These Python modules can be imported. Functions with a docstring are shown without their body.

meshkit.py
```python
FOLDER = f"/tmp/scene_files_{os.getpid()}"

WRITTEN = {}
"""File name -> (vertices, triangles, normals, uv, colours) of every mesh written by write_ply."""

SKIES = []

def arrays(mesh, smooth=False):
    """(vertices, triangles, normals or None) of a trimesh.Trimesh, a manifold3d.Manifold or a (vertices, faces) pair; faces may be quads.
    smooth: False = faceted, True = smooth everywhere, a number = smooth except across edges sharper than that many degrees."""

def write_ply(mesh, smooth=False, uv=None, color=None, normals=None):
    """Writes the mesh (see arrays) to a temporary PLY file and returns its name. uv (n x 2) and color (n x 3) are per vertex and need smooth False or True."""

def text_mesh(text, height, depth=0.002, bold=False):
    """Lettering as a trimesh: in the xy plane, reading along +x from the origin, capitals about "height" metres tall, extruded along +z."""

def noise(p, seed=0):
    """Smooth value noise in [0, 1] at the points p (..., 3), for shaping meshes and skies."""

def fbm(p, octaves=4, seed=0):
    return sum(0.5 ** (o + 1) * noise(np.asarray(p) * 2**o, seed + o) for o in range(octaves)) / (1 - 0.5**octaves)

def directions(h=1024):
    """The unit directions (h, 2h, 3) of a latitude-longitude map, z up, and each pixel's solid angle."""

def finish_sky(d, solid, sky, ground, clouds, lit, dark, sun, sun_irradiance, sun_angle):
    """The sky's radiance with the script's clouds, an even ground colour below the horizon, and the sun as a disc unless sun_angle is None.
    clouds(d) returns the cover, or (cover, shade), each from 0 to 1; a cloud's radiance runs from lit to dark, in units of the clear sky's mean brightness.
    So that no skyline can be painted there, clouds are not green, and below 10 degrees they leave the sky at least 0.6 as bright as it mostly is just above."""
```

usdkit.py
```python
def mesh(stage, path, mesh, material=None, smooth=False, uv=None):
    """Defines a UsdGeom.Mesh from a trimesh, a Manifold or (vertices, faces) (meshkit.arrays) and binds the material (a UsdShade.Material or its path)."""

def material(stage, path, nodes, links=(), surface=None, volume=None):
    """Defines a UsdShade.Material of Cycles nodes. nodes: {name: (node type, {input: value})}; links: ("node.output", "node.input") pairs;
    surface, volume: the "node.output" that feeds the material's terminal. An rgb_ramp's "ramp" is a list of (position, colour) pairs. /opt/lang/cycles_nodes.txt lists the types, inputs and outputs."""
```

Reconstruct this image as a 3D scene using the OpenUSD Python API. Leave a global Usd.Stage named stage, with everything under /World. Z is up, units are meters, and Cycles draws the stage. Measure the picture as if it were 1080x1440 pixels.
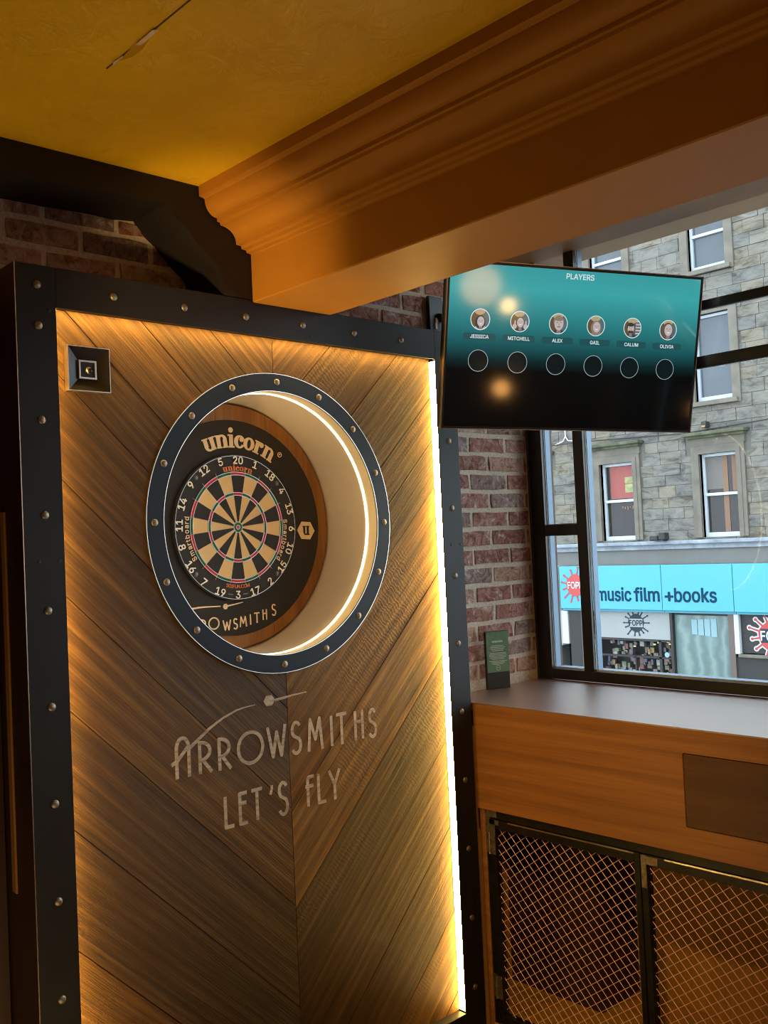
import math, random
import numpy as np, trimesh, usdkit, meshkit
from pxr import Usd, UsdGeom, UsdLux, UsdShade, Gf, Sdf
from shapely.geometry import Polygon, Point, LineString, MultiPolygon, box as sbox
from shapely import affinity
from shapely.ops import unary_union

random.seed(7)
rng = np.random.default_rng(11)
stage = Usd.Stage.CreateInMemory()
UsdGeom.SetStageUpAxis(stage, UsdGeom.Tokens.z)
UsdGeom.SetStageMetersPerUnit(stage, 1.0)
UsdGeom.Xform.Define(stage, '/World')
UsdGeom.Scope.Define(stage, '/World/Looks')

# ------------------------------------------------------------ camera, sky, lamps, exposure
FPX = 1367.09                                   # focal length in pixels of the 1080-wide frame
CAM = np.array([-1.7139, -2.5026, 1.6641])
YAW, PITCH, ROLL = 0.7501, 0.0310, -0.0459
EXPOSURE = 0.0
fw = np.array([math.sin(YAW) * math.cos(PITCH), math.cos(YAW) * math.cos(PITCH), math.sin(PITCH)])
rt = np.array([math.cos(YAW), -math.sin(YAW), 0.0]); up = np.cross(rt, fw)
rt, up = rt * math.cos(ROLL) + up * math.sin(ROLL), -rt * math.sin(ROLL) + up * math.cos(ROLL)
cam = UsdGeom.Camera.Define(stage, '/World/camera')
m4 = np.eye(4); m4[0, :3], m4[1, :3], m4[2, :3], m4[3, :3] = rt, up, -fw, CAM
cam.AddTransformOp().Set(Gf.Matrix4d(*m4.ravel().tolist()))
cam.CreateHorizontalApertureAttr(36.0); cam.CreateVerticalApertureAttr(48.0)
cam.CreateFocalLengthAttr(36.0 * FPX / 1080)
cam.CreateClippingRangeAttr(Gf.Vec2f(0.05, 500))
cam.CreateExposureAttr(EXPOSURE)

sky = UsdLux.DomeLight.Define(stage, '/World/sky_light')
sky.CreateIntensityAttr(1.65); sky.CreateColorAttr(Gf.Vec3f(0.76, 0.89, 1.0))

def lamp(name, pos, power, radius, color, aim=None, cone=None, soft=0.5):
    l = UsdLux.SphereLight.Define(stage, '/World/' + name)
    l.CreateRadiusAttr(radius); l.CreateIntensityAttr(power); l.CreateColorAttr(Gf.Vec3f(*color))
    l.CreateNormalizeAttr(True)
    if aim is None:
        l.AddTranslateOp().Set(Gf.Vec3d(*pos))
    else:
        d = np.array(aim, float) - pos; d /= np.linalg.norm(d)
        x = np.cross([0, 0, 1.0], -d); x /= np.linalg.norm(x); y = np.cross(-d, x)
        m = np.eye(4); m[0, :3], m[1, :3], m[2, :3], m[3, :3] = x, y, -d, pos
        l.AddTransformOp().Set(Gf.Matrix4d(*m.ravel().tolist()))
        s = UsdLux.ShapingAPI.Apply(l.GetPrim())
        s.CreateShapingConeAngleAttr(cone); s.CreateShapingConeSoftnessAttr(soft)
    return l
WARM = (1.0, 0.64, 0.25)
lamp('wall_lamp_glow', (0.38, -4.9, 1.93), 2.6, 0.15, (1.0, 0.42, 0.12))
lamp('wall_lamp_glow_001', (0.60, -4.9, 1.80), 1.5, 0.055, (1.0, 0.55, 0.16))
lamp('wall_lamp_glow_002', (0.62, -4.9, 1.17), 0.9, 0.06, (1.0, 0.45, 0.12))
up_fill = UsdLux.RectLight.Define(stage, '/World/low_room_glow')          # added unseen panel facing up, fills ceiling, cornice and beam underside
up_fill.CreateWidthAttr(1.0); up_fill.CreateHeightAttr(1.0); up_fill.CreateIntensityAttr(3.7); up_fill.CreateColorAttr(Gf.Vec3f(*WARM))
up_fill.AddTranslateOp().Set(Gf.Vec3d(-1.15, -1.0, 0.15)); up_fill.AddRotateXOp().Set(180.0)
lamp('uplight_glow', (-1.05, -0.75, 1.90), 18.0, 0.04, WARM, aim=(0.04, -0.16, 2.50), cone=24.0, soft=1.0)  # added unseen spot, placed to brighten cornice and ceiling corner near the wall
lamp('track_spot', (-1.3, -2.1, 2.5), 46.0, 0.05, WARM, aim=(0.88, -0.42, 0.52), cone=18.0, soft=0.9)  # added unseen spot that brightens the counter front and the gate

LED_STRENGTH, RING_STRENGTH = 46.0, 11.0
LED_COLOR, RING_COLOR = (1.0, 0.655, 0.185), (1.0, 0.72, 0.36)

# ------------------------------------------------------------ helpers
used = {}
def numbered(parent, name):
    n = used.get((parent, name), -1) + 1
    used[(parent, name)] = n
    return name if n == 0 else f'{name}_{n:03d}'

class Thing:
    pass

def tag(prim, label=None, cat=None, group=None, kind=None):
    for k, v in (('label', label), ('category', cat), ('group', group), ('kind', kind)):
        if v: prim.SetCustomDataByKey(k, v)

def thing(name, label=None, cat=None, loc=(0, 0, 0), rot=None, group=None, kind=None):
    """An Xform at the thing's base. Its parts are given in world coordinates, or, where rot is given, in its own."""
    t = Thing(); t.path = '/World/' + numbered('/World', name); t.loc = np.array(loc, float); t.rot = rot
    x = UsdGeom.Xform.Define(stage, t.path)
    if rot is None:
        x.AddTranslateOp().Set(Gf.Vec3d(*t.loc.tolist())); t.off = t.loc
    else:
        m = np.eye(4); m[:3, :3] = np.array(rot).T; m[3, :3] = t.loc
        x.AddTransformOp().Set(Gf.Matrix4d(*m.ravel().tolist())); t.off = np.zeros(3)
    t.prim = x.GetPrim(); tag(t.prim, label, cat, group, kind)
    return t

def obj(name, mesh, mat, parent=None, smooth=False, label=None, cat=None, group=None, kind=None):
    base = parent.path if parent else '/World'
    off = parent.off if parent else np.zeros(3)
    v, f = (np.array(mesh.vertices), np.array(mesh.faces)) if hasattr(mesh, 'faces') else mesh
    o = Thing(); o.path = base + '/' + numbered(base, name); o.off = off
    p = usdkit.mesh(stage, o.path, (np.asarray(v, float) - off, f), MATS[mat], smooth=smooth)
    o.prim = p.GetPrim(); tag(o.prim, label, cat, group, kind)
    return o

def cat_(ms): return trimesh.util.concatenate([m for m in ms if m is not None])
def bx(x0, x1, y0, y1, z0, z1):
    m = trimesh.creation.box([abs(x1 - x0), abs(y1 - y0), abs(z1 - z0)])
    m.apply_translation([(x0 + x1) / 2, (y0 + y1) / 2, (z0 + z1) / 2]); return m
def bev(x0, x1, y0, y1, z0, z1, c=0.002):
    """A box with chamfered edges (44 triangles)."""
    lo = np.array([min(x0, x1), min(y0, y1), min(z0, z1)]); hi = np.array([max(x0, x1), max(y0, y1), max(z0, z1)])
    pts = []
    for i in range(3):
        for s in np.ndindex(2, 2, 2):
            p = np.where(np.array(s) == 0, lo + c, hi - c); p[i] = lo[i] if s[i] == 0 else hi[i]; pts.append(p)
    return trimesh.convex.convex_hull(np.array(pts))
def polys(g): return [p for p in getattr(g, 'geoms', [g]) if p.geom_type == 'Polygon' and p.area > 1e-9]
def ext(g, d):
    return cat_([trimesh.creation.extrude_polygon(p, d, engine='earcut') for p in polys(g)])
def flip(m):
    if m.volume < 0: m.invert()
    return m
def xz(g, y0, y1):
    """A polygon in (x, z) extruded from y0 to y1."""
    m = ext(g, abs(y1 - y0)); v = m.vertices.copy()
    m.vertices = np.stack([v[:, 0], min(y0, y1) + v[:, 2], v[:, 1]], 1); return flip(m)
def yz(g, x0, x1):
    """A polygon in (-y, z) extruded from x0 to x1: what is right in a view along +x is positive."""
    m = ext(g, abs(x1 - x0)); v = m.vertices.copy()
    m.vertices = np.stack([min(x0, x1) + v[:, 2], -v[:, 0], v[:, 1]], 1); return flip(m)
def disc(cx, cz, r, n=96): return Polygon([(cx + r * math.cos(a), cz + r * math.sin(a)) for a in np.linspace(0, 2 * math.pi, n, endpoint=False)])
def tube(p, q, r, n=6):
    m = trimesh.creation.cylinder(radius=r, segment=[p, q], sections=n); return m
def pathtube(pts, r, n=8):
    return cat_([tube(a, b, r, n) for a, b in zip(pts[:-1], pts[1:])])
def lathe(profile, n=24):
    """(radius, height) pairs about the z axis."""
    return trimesh.creation.revolve(np.array(profile, float), sections=n)
def dome(c, r, h, axis='y', n=16):
    """A rivet head on a surface, bulging towards -y (or -x)."""
    pr = [(0, h)] + [(r * math.sin(a), h * math.cos(a)) for a in np.linspace(0.25, math.pi / 2, 6)] + [(r, -0.001), (0, -0.001)]
    m = lathe(pr[::-1], n); v = m.vertices.copy()
    m.vertices = np.stack([v[:, 0], -v[:, 2], v[:, 1]], 1) if axis == 'y' else np.stack([-v[:, 2], v[:, 0], v[:, 1]], 1)
    m.apply_translation(c); return flip(m)
def text(s, h, d=0.001, bold=True):
    """Lettering in (x, z), centred on the origin, facing -y."""
    m = meshkit.text_mesh(s, h, d, bold); v = m.vertices.copy()
    w = v[:, 0].max() + v[:, 0].min()
    m.vertices = np.stack([v[:, 0] - w / 2, -v[:, 2], v[:, 1] - h / 2], 1); return flip(m)
def text_shape_yz(m):
    """Lettering of text() turned to face -x, for the far side of the street (reads towards -y)."""
    v = m.vertices.copy(); m.vertices = np.stack([v[:, 1], -v[:, 0], v[:, 2]], 1); return flip(m)

# ------------------------------------------------------------ materials
MATS = {}
def mat(name, nodes, links=(), surface='p.BSDF'):
    MATS[name] = usdkit.material(stage, '/World/Looks/' + name, nodes, list(links), surface=surface); return name
def plain(name, c, rough=0.5, metal=0.0, spec=0.5, bump=0.0, scale=60.0, vary=0.12, coat=0.0):
    n = {'tc': ('texture_coordinate', {}), 'n': ('noise_texture', {'scale': scale, 'detail': 5.0, 'roughness': 0.6}),
         'r': ('rgb_ramp', {'ramp': [(0.3, tuple(x * (1 - vary) for x in c)), (0.7, tuple(min(1, x * (1 + vary)) for x in c))]}),
         'p': ('principled_bsdf', {'roughness': rough, 'metallic': metal, 'specular_ior_level': spec, 'coat_weight': coat})}
    l = [('tc.object', 'n.vector'), ('n.fac', 'r.fac'), ('r.color', 'p.base_color')]
    if bump:
        n['b'] = ('bump', {'strength': bump, 'distance': 0.002}); l += [('n.fac', 'b.height'), ('b.normal', 'p.normal')]
    return mat(name, n, l)
def glow(name, c, s): return mat(name, {'e': ('emission', {'color': c, 'strength': s})}, surface='e.emission')
def screen_print(name, c, s=1.0):
    return mat(name, {'p': ('principled_bsdf', {'base_color': (0.01, 0.01, 0.01), 'roughness': 0.12, 'emission_color': c, 'emission_strength': s})})

def wood(name, dark, mid, light, rot=(0, 0, 0), rough=0.5, bump=0.5, fine=1.0, saw=0.0, along=1.3, across=16.0, spec=0.4, tone=(0.75, 1.2), knots=0.6, coat=0.0, dist=0.004, wave=0.3, wmix=0.14, off=(0, 0, 0), coat_ior=1.5):
    n = {
        'tc': ('texture_coordinate', {}), 'oi': ('object_info', {}),
        'm1': ('mapping', {'mapping_type': 'point', 'rotation': rot, 'location': off}),
        'k1': ('math', {'math_type': 'multiply', 'value2': 13.7}), 'k2': ('math', {'math_type': 'multiply', 'value2': 41.3}),
        'cx': ('combine_xyz', {}), 'add': ('vector_math', {'math_type': 'add'}),
        'm2': ('mapping', {'mapping_type': 'point', 'scale': (along, across, across)}),
        'm3': ('mapping', {'mapping_type': 'point', 'scale': (along * 3.5, across * 9, across * 9)}),
        'm4': ('mapping', {'mapping_type': 'point', 'scale': (3.0, 5.0, 5.0)}),
        'n1': ('noise_texture', {'scale': 1.0, 'detail': 5.0, 'roughness': 0.6, 'distortion': 0.7}),
        'n2': ('noise_texture', {'scale': 1.0, 'detail': 4.0, 'roughness': 0.7}),
        'n3': ('noise_texture', {'scale': 1.0, 'detail': 3.0, 'roughness': 0.5}),
        'w': ('wave_texture', {'wave_type': 'bands', 'bands_direction': 'z', 'scale': wave, 'distortion': 14.0, 'detail': 4.0, 'detail_scale': 0.35}),
        'h': ('mix_float', {'fac': wmix}), 'h2': ('mix_float', {'fac': 0.42}),
        'r': ('rgb_ramp', {'ramp': [(0.22, dark), (0.5, mid), (0.78, light)]}),
        'v': ('voronoi_texture', {'scale': 1.0, 'randomness': 1.0}), 'm5': ('mapping', {'mapping_type': 'point', 'scale': (2.2, 6.0, 6.0)}),
        'kr': ('rgb_ramp', {'ramp': [(0.03, (1 - knots,) * 3), (0.09, (1 - knots * 0.5,) * 3), (0.20, (1, 1, 1))]}),
        'tr': ('map_range', {'from_min': 0.0, 'from_max': 1.0, 'to_min': tone[0], 'to_max': tone[1]}),
        'hs': ('hsv', {}), 'mk': ('mix', {'mix_type': 'multiply', 'fac': 1.0}),
        'b': ('bump', {'strength': bump, 'distance': dist}),
        'p': ('principled_bsdf', {'roughness': rough, 'specular_ior_level': spec, 'coat_weight': coat, 'coat_roughness': 0.32, 'coat_ior': coat_ior}),
    }
    l = [('tc.object', 'm1.vector'), ('oi.random', 'k1.value1'), ('oi.random', 'k2.value1'), ('k1.value', 'cx.x'), ('k2.value', 'cx.y'), ('k1.value', 'cx.z'),
         ('m1.vector', 'add.vector1'), ('cx.vector', 'add.vector2'), ('add.vector', 'm2.vector'), ('add.vector', 'm3.vector'), ('add.vector', 'm4.vector'),
         ('m2.vector', 'n1.vector'), ('m3.vector', 'n2.vector'), ('m4.vector', 'n3.vector'), ('m2.vector', 'w.vector'),
         ('n1.fac', 'h.a'), ('w.fac', 'h.b'), ('h.result', 'h2.a'), ('n2.fac', 'h2.b'), ('h2.result', 'r.fac'),
         ('add.vector', 'm5.vector'), ('m5.vector', 'v.vector'), ('v.distance', 'kr.fac'),
         ('r.color', 'mk.color1'), ('kr.color', 'mk.color2'), ('oi.random', 'tr.value'), ('mk.color', 'hs.color'), ('tr.result', 'hs.value'), ('hs.color', 'p.base_color'),
         ('b.normal', 'p.normal')]
    if saw:
        n.update({'sw': ('wave_texture', {'wave_type': 'bands', 'bands_direction': 'x', 'scale': 26.0, 'distortion': 7.0, 'detail': 3.0, 'detail_scale': 1.5}),
                  'sm': ('map_range', {'from_min': 0.48, 'from_max': 0.66, 'to_min': 0.0, 'to_max': saw, 'clamp': True}),
                  'sx': ('math', {'math_type': 'multiply'}), 'sa': ('math', {'math_type': 'add'})})
        l += [('add.vector', 'sw.vector'), ('n3.fac', 'sm.value'), ('sw.fac', 'sx.value1'), ('sm.result', 'sx.value2'), ('h2.result', 'sa.value1'), ('sx.value', 'sa.value2'), ('sa.value', 'b.height')]
    else:
        l += [('h2.result', 'b.height')]
    return mat(name, n, l)

Q = math.pi / 4
PLK = dict(dark=(0.020, 0.0080, 0.0018), mid=(0.104, 0.046, 0.0085), light=(0.275, 0.130, 0.028), rough=0.62, spec=0.22, bump=1.0, saw=0.55, tone=(0.75, 1.22), dist=0.0062)
for k_, (t_, s_, f_) in enumerate(((0.95, 0.0, 26.0), (0.66, 0.0, 34.0), (1.25, 0.10, 22.0), (0.80, 0.10, 44.0))):
    P_ = dict(PLK, saw=s_, across=f_, off=(3.1 * k_, 1.7 * k_, 5.3 * k_), **{q: tuple(t_ * c for c in PLK[q]) for q in ('dark', 'mid', 'light')})
    wood('plank_wood_falling_' + 'abcd'[k_], rot=(0, -Q, 0), **P_)
    wood('plank_wood_rising_' + 'abcd'[k_], rot=(0, Q, 0), **P_)
wood('backboard_wood', (0.16, 0.060, 0.012), (0.34, 0.14, 0.028), (0.50, 0.23, 0.055), rot=(0, math.pi / 2, 0), rough=0.4, bump=0.15, tone=(0.9, 1.1))
wood('counter_wood', (0.13, 0.046, 0.010), (0.27, 0.105, 0.026), (0.40, 0.17, 0.046), rot=(0, 0, -math.pi / 2), rough=0.42, bump=0.12, along=0.9, across=22.0, tone=(0.95, 1.05), knots=0.5)
wood('worktop_wood', (0.085, 0.034, 0.012), (0.16, 0.066, 0.023), (0.23, 0.10, 0.037), rot=(0, 0, -math.pi / 2), rough=0.40, bump=0.22, along=0.5, across=13.0, spec=0.9, tone=(0.95, 1.05), knots=0.4, coat=1.0, coat_ior=2.6)
wood('drawer_wood', (0.05, 0.018, 0.005), (0.085, 0.031, 0.008), (0.125, 0.05, 0.014), rot=(0, 0, -math.pi / 2), rough=0.45, bump=0.12, along=1.0, across=12.0, tone=(0.95, 1.05))
wood('inner_wood', (0.22, 0.10, 0.022), (0.42, 0.20, 0.045), (0.58, 0.29, 0.075), rot=(0, math.pi / 2, 0), rough=0.5, bump=0.3, tone=(0.9, 1.1))
wood('dark_wood', (0.016, 0.006, 0.004), (0.03, 0.011, 0.007), (0.045, 0.017, 0.010), rot=(0, math.pi / 2, 0), rough=0.5, bump=0.15)
wood('edge_wood', (0.16, 0.075, 0.022), (0.24, 0.12, 0.035), (0.32, 0.16, 0.05), rot=(0, math.pi / 2, 0), rough=0.5, bump=0.2)

mat('ceiling_paint', {
    'tc': ('texture_coordinate', {}), 'n0': ('noise_texture', {'scale': 2.2, 'detail': 4.0, 'roughness': 0.55}),
    'n1': ('noise_texture', {'scale': 11.0, 'detail': 6.0, 'roughness': 0.62, 'distortion': 2.6}),
    'n2': ('noise_texture', {'scale': 5.0, 'detail': 3.0, 'roughness': 0.5}),
    'mk': ('map_range', {'from_min': 0.45, 'from_max': 0.62, 'to_min': 0.15, 'to_max': 1.0, 'clamp': True}), 'mu': ('math', {'math_type': 'multiply'}),
    'r': ('rgb_ramp', {'ramp': [(0.25, (0.57, 0.33, 0.007)), (0.75, (0.70, 0.425, 0.011))]}),
    'b': ('bump', {'strength': 0.62, 'distance': 0.011}), 'p': ('principled_bsdf', {'roughness': 0.45, 'specular_ior_level': 0.4})},
    [('tc.object', 'n0.vector'), ('tc.object', 'n1.vector'), ('tc.object', 'n2.vector'), ('n0.fac', 'r.fac'), ('r.color', 'p.base_color'), ('n2.fac', 'mk.value'),
     ('n1.fac', 'mu.value1'), ('mk.result', 'mu.value2'), ('mu.value', 'b.height'), ('b.normal', 'p.normal')])
plain('beam_paint', (0.36, 0.150, 0.014), 0.58, spec=0.3, bump=0.03, scale=9.0, vary=0.04)
plain('dark_plaster', (0.0055, 0.0024, 0.001), 0.7, bump=0.1, scale=14)
plain('bay_plaster', (0.27, 0.16, 0.075), 0.55, vary=0.05, scale=6)
plain('crack_dark', (0.10, 0.045, 0.012), 0.9)
plain('crack_white', (0.75, 0.62, 0.5), 0.8)
plain('steel', (0.012, 0.0095, 0.0065), 0.5, 0.12, spec=0.25, bump=0.05, scale=5.0, vary=0.25)
plain('ring_steel', (0.005, 0.006, 0.008), 0.46, 0.1, spec=0.25, bump=0.04, scale=7.0, vary=0.25)
plain('bare_steel', (0.75, 0.68, 0.58), 0.3, 1.0)
plain('rivet_metal', (0.20, 0.17, 0.14), 0.45, 0.8, scale=300)
plain('bolt_hole', (0.008, 0.008, 0.008), 0.7)
plain('liner_paint', (0.84, 0.74, 0.60), 0.5, vary=0.03, scale=4)
glow('led_warm', LED_COLOR, LED_STRENGTH); glow('led_warm_dim', LED_COLOR, LED_STRENGTH * 1.25); glow('led_warm_top', LED_COLOR, LED_STRENGTH * 1.9); glow('led_ring_light', RING_COLOR, RING_STRENGTH)
plain('foam_black', (0.020, 0.016, 0.012), 0.85, scale=400, bump=0.1)
plain('sisal_black', (0.022, 0.018, 0.015), 0.8, scale=500, vary=0.4)
plain('sisal_cream', (0.80, 0.52, 0.22), 0.8, scale=500, vary=0.08)
plain('sisal_red', (0.60, 0.030, 0.026), 0.8, scale=500, vary=0.12)
plain('sisal_green', (0.018, 0.12, 0.030), 0.8, scale=500, vary=0.12)
plain('wire_metal', (0.45, 0.42, 0.38), 0.35, 1.0)
plain('board_metal', (0.10, 0.095, 0.09), 0.4, 0.8)
plain('print_cream', (0.82, 0.60, 0.36), 0.7, vary=0.05)
plain('print_orange', (0.68, 0.20, 0.06), 0.7, vary=0.05)
plain('number_white', (0.86, 0.78, 0.62), 0.5, vary=0.03)
mat('stencil_paint', {
    'tc': ('texture_coordinate', {}), 'm': ('mapping', {'mapping_type': 'point', 'rotation': (0, -Q, 0), 'scale': (12.0, 12.0, 110.0)}),
    'n': ('noise_texture', {'scale': 1.0, 'detail': 4.0, 'roughness': 0.7}), 'f': ('map_range', {'from_min': 0.36, 'from_max': 0.58, 'to_min': 0.25, 'to_max': 0.95, 'clamp': True}),
    'd': ('diffuse_bsdf', {'color': (0.56, 0.44, 0.32)}), 't': ('transparent_bsdf', {}), 'x': ('mix_closure', {})},
    [('tc.object', 'm.vector'), ('m.vector', 'n.vector'), ('n.fac', 'f.value'), ('f.result', 'x.fac'), ('t.BSDF', 'x.closure1'), ('d.BSDF', 'x.closure2')], surface='x.closure')
plain('gloss_black', (0.010, 0.007, 0.005), 0.3, spec=0.4)
plain('tv_black', (0.012, 0.012, 0.013), 0.3)
plain('tv_silver', (0.50, 0.48, 0.45), 0.3, 0.9)
plain('bracket_black', (0.012, 0.012, 0.012), 0.5)
plain('off_white', (0.7, 0.66, 0.6), 0.6)
for nm, c in (('a', (0.38, 0.165, 0.115)), ('b', (0.31, 0.125, 0.09)), ('c', (0.47, 0.275, 0.19)), ('d', (0.50, 0.35, 0.26)), ('e', (0.30, 0.19, 0.157))):
    mat('brick_' + nm, {
        'tc': ('texture_coordinate', {}), 'oi': ('object_info', {}), 'cx': ('combine_xyz', {}), 'k': ('math', {'math_type': 'multiply', 'value2': 57.0}), 'ad': ('vector_math', {'math_type': 'add'}),
        'n': ('noise_texture', {'scale': 24.0, 'detail': 8.0, 'roughness': 0.72, 'distortion': 1.2}), 'n2': ('noise_texture', {'scale': 9.0, 'detail': 3.0}),
        'r': ('rgb_ramp', {'ramp': [(0.36, tuple(x * 0.38 for x in c)), (0.50, c), (0.58, tuple(x * 0.7 + 0.14 for x in c)), (0.68, (0.66, 0.56, 0.46))]}),
        'b': ('bump', {'strength': 1.0, 'distance': 0.014}), 'p': ('principled_bsdf', {'roughness': 0.85, 'specular_ior_level': 0.25})},
        [('tc.object', 'ad.vector1'), ('oi.random', 'k.value1'), ('k.value', 'cx.x'), ('k.value', 'cx.z'), ('cx.vector', 'ad.vector2'), ('ad.vector', 'n.vector'), ('ad.vector', 'n2.vector'),
         ('n.fac', 'r.fac'), ('r.color', 'p.base_color'), ('n.fac', 'b.height'), ('b.normal', 'p.normal')])
plain('mortar', (0.52, 0.44, 0.34), 0.95, bump=0.8, scale=120, vary=0.25)
plain('wall_dark_paint', (0.05, 0.028, 0.014), 0.7)
plain('room_wall_paint', (0.16, 0.085, 0.04), 0.7)
plain('floor_boards', (0.09, 0.045, 0.02), 0.5)
plain('window_black', (0.010, 0.0075, 0.006), 0.35)
plain('window_blue', (0.085, 0.15, 0.225), 0.45, vary=0.05)
plain('bead_white', (0.5, 0.55, 0.6), 0.4)
mat('pane_glass', {'fr': ('fresnel', {'IOR': 1.16}), 't': ('transparent_bsdf', {'color': (0.97, 0.985, 0.98)}), 'g': ('glossy_bsdf', {'color': (1, 1, 1), 'roughness': 0.0}), 'x': ('mix_closure', {})},
    [('fr.fac', 'x.fac'), ('t.BSDF', 'x.closure1'), ('g.BSDF', 'x.closure2')], surface='x.closure')
plain('gate_steel', (0.022, 0.019, 0.015), 0.34, 0.6, vary=0.3, scale=20)
plain('weld_steel', (0.26, 0.20, 0.13), 0.42, 0.85, bump=0.4, scale=60, vary=0.5)
plain('painted_highlight', (0.80, 0.66, 0.42), 0.25, 1.0)  # colour of the highlight painted along the gate top
plain('copper_wire', (0.90, 0.56, 0.38), 0.45, 0.5, vary=0.08)
plain('card_dark', (0.016, 0.015, 0.012), 0.5)
mat('card_green', {'tc': ('texture_coordinate', {}), 's': ('separate_xyz', {}), 'n': ('noise_texture', {'scale': 12.0, 'detail': 2.0}),
    'r': ('rgb_ramp', {'ramp': [(0.3, (0.085, 0.15, 0.075)), (0.7, (0.13, 0.27, 0.18))]}), 'p': ('principled_bsdf', {'roughness': 0.35})},
    [('tc.object', 'n.vector'), ('n.fac', 'r.fac'), ('r.color', 'p.base_color')])
plain('card_print', (0.5, 0.58, 0.5), 0.5, vary=0.02)
# street
for nm, c in (('a', (0.140, 0.126, 0.104)), ('b', (0.128, 0.119, 0.102)), ('c', (0.150, 0.131, 0.101)), ('d', (0.115, 0.110, 0.101)), ('e', (0.136, 0.127, 0.112))):
    mat('stone_' + nm, {
        'tc': ('texture_coordinate', {}), 'm': ('mapping', {'mapping_type': 'point', 'scale': (1.5, 1.6, 4.0)}), 'n': ('noise_texture', {'scale': 1.3, 'detail': 8.0, 'roughness': 0.72, 'distortion': 0.6}),
        'r': ('rgb_ramp', {'ramp': [(0.34, tuple(x * 0.42 for x in c)), (0.5, c), (0.68, tuple(x * 1.3 for x in c))]}),
        'b': ('bump', {'strength': 0.8, 'distance': 0.05}), 'p': ('principled_bsdf', {'roughness': 0.9, 'specular_ior_level': 0.2})},
        [('tc.object', 'm.vector'), ('m.vector', 'n.vector'), ('n.fac', 'r.fac'), ('r.color', 'p.base_color'), ('n.fac', 'b.height'), ('b.normal', 'p.normal')])
plain('stone_mortar', (0.0960, 0.0896, 0.0784), 0.95)
plain('stone_trim', (0.1080, 0.0936, 0.0736), 0.85, vary=0.25, scale=3.0, bump=0.2)
plain('mossy_stone', (0.0680, 0.0720, 0.0400), 0.9, vary=0.5, scale=5.0, bump=0.3)
plain('band_render', (0.1080, 0.1056, 0.1000), 0.85, vary=0.08, scale=2.0)
plain('lead_flashing', (0.1760, 0.2000, 0.2320), 0.6, vary=0.35, scale=4.0)
plain('sash_white', (0.3680, 0.4000, 0.4320), 0.5, vary=0.03)
plain('far_glass', (0.060, 0.070, 0.082), 0.06, vary=0.12, scale=1.5, spec=0.4)
plain('far_glass_dark', (0.026, 0.022, 0.021), 0.06, spec=0.3)
plain('far_red', (0.2080, 0.0360, 0.0280), 0.5); plain('far_sign_green', (0.2080, 0.2080, 0.0800), 0.5, scale=8, vary=0.4)
plain('far_curtain', (0.1520, 0.0800, 0.0480), 0.7); plain('far_blind', (0.1040, 0.0920, 0.0840), 0.7)
plain('sign_cyan', (0.0384, 0.2520, 0.3440), 0.45, vary=0.03, scale=1.2)
plain('sign_ink', (0.004, 0.030, 0.055), 0.7, spec=0.1); plain('splat_red', (0.3360, 0.0280, 0.0240), 0.5); plain('splat_ink', (0.025, 0.035, 0.048), 0.6, spec=0.1)
plain('white_paint', (0.4000, 0.4160, 0.4320), 0.5); plain('grey_blind', (0.2160, 0.2280, 0.2240), 0.6, vary=0.04, scale=1.5)
plain('shop_dark', (0.030, 0.028, 0.027), 0.5, vary=0.2, spec=0.2); plain('shop_post', (0.08, 0.055, 0.045), 0.5)
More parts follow.
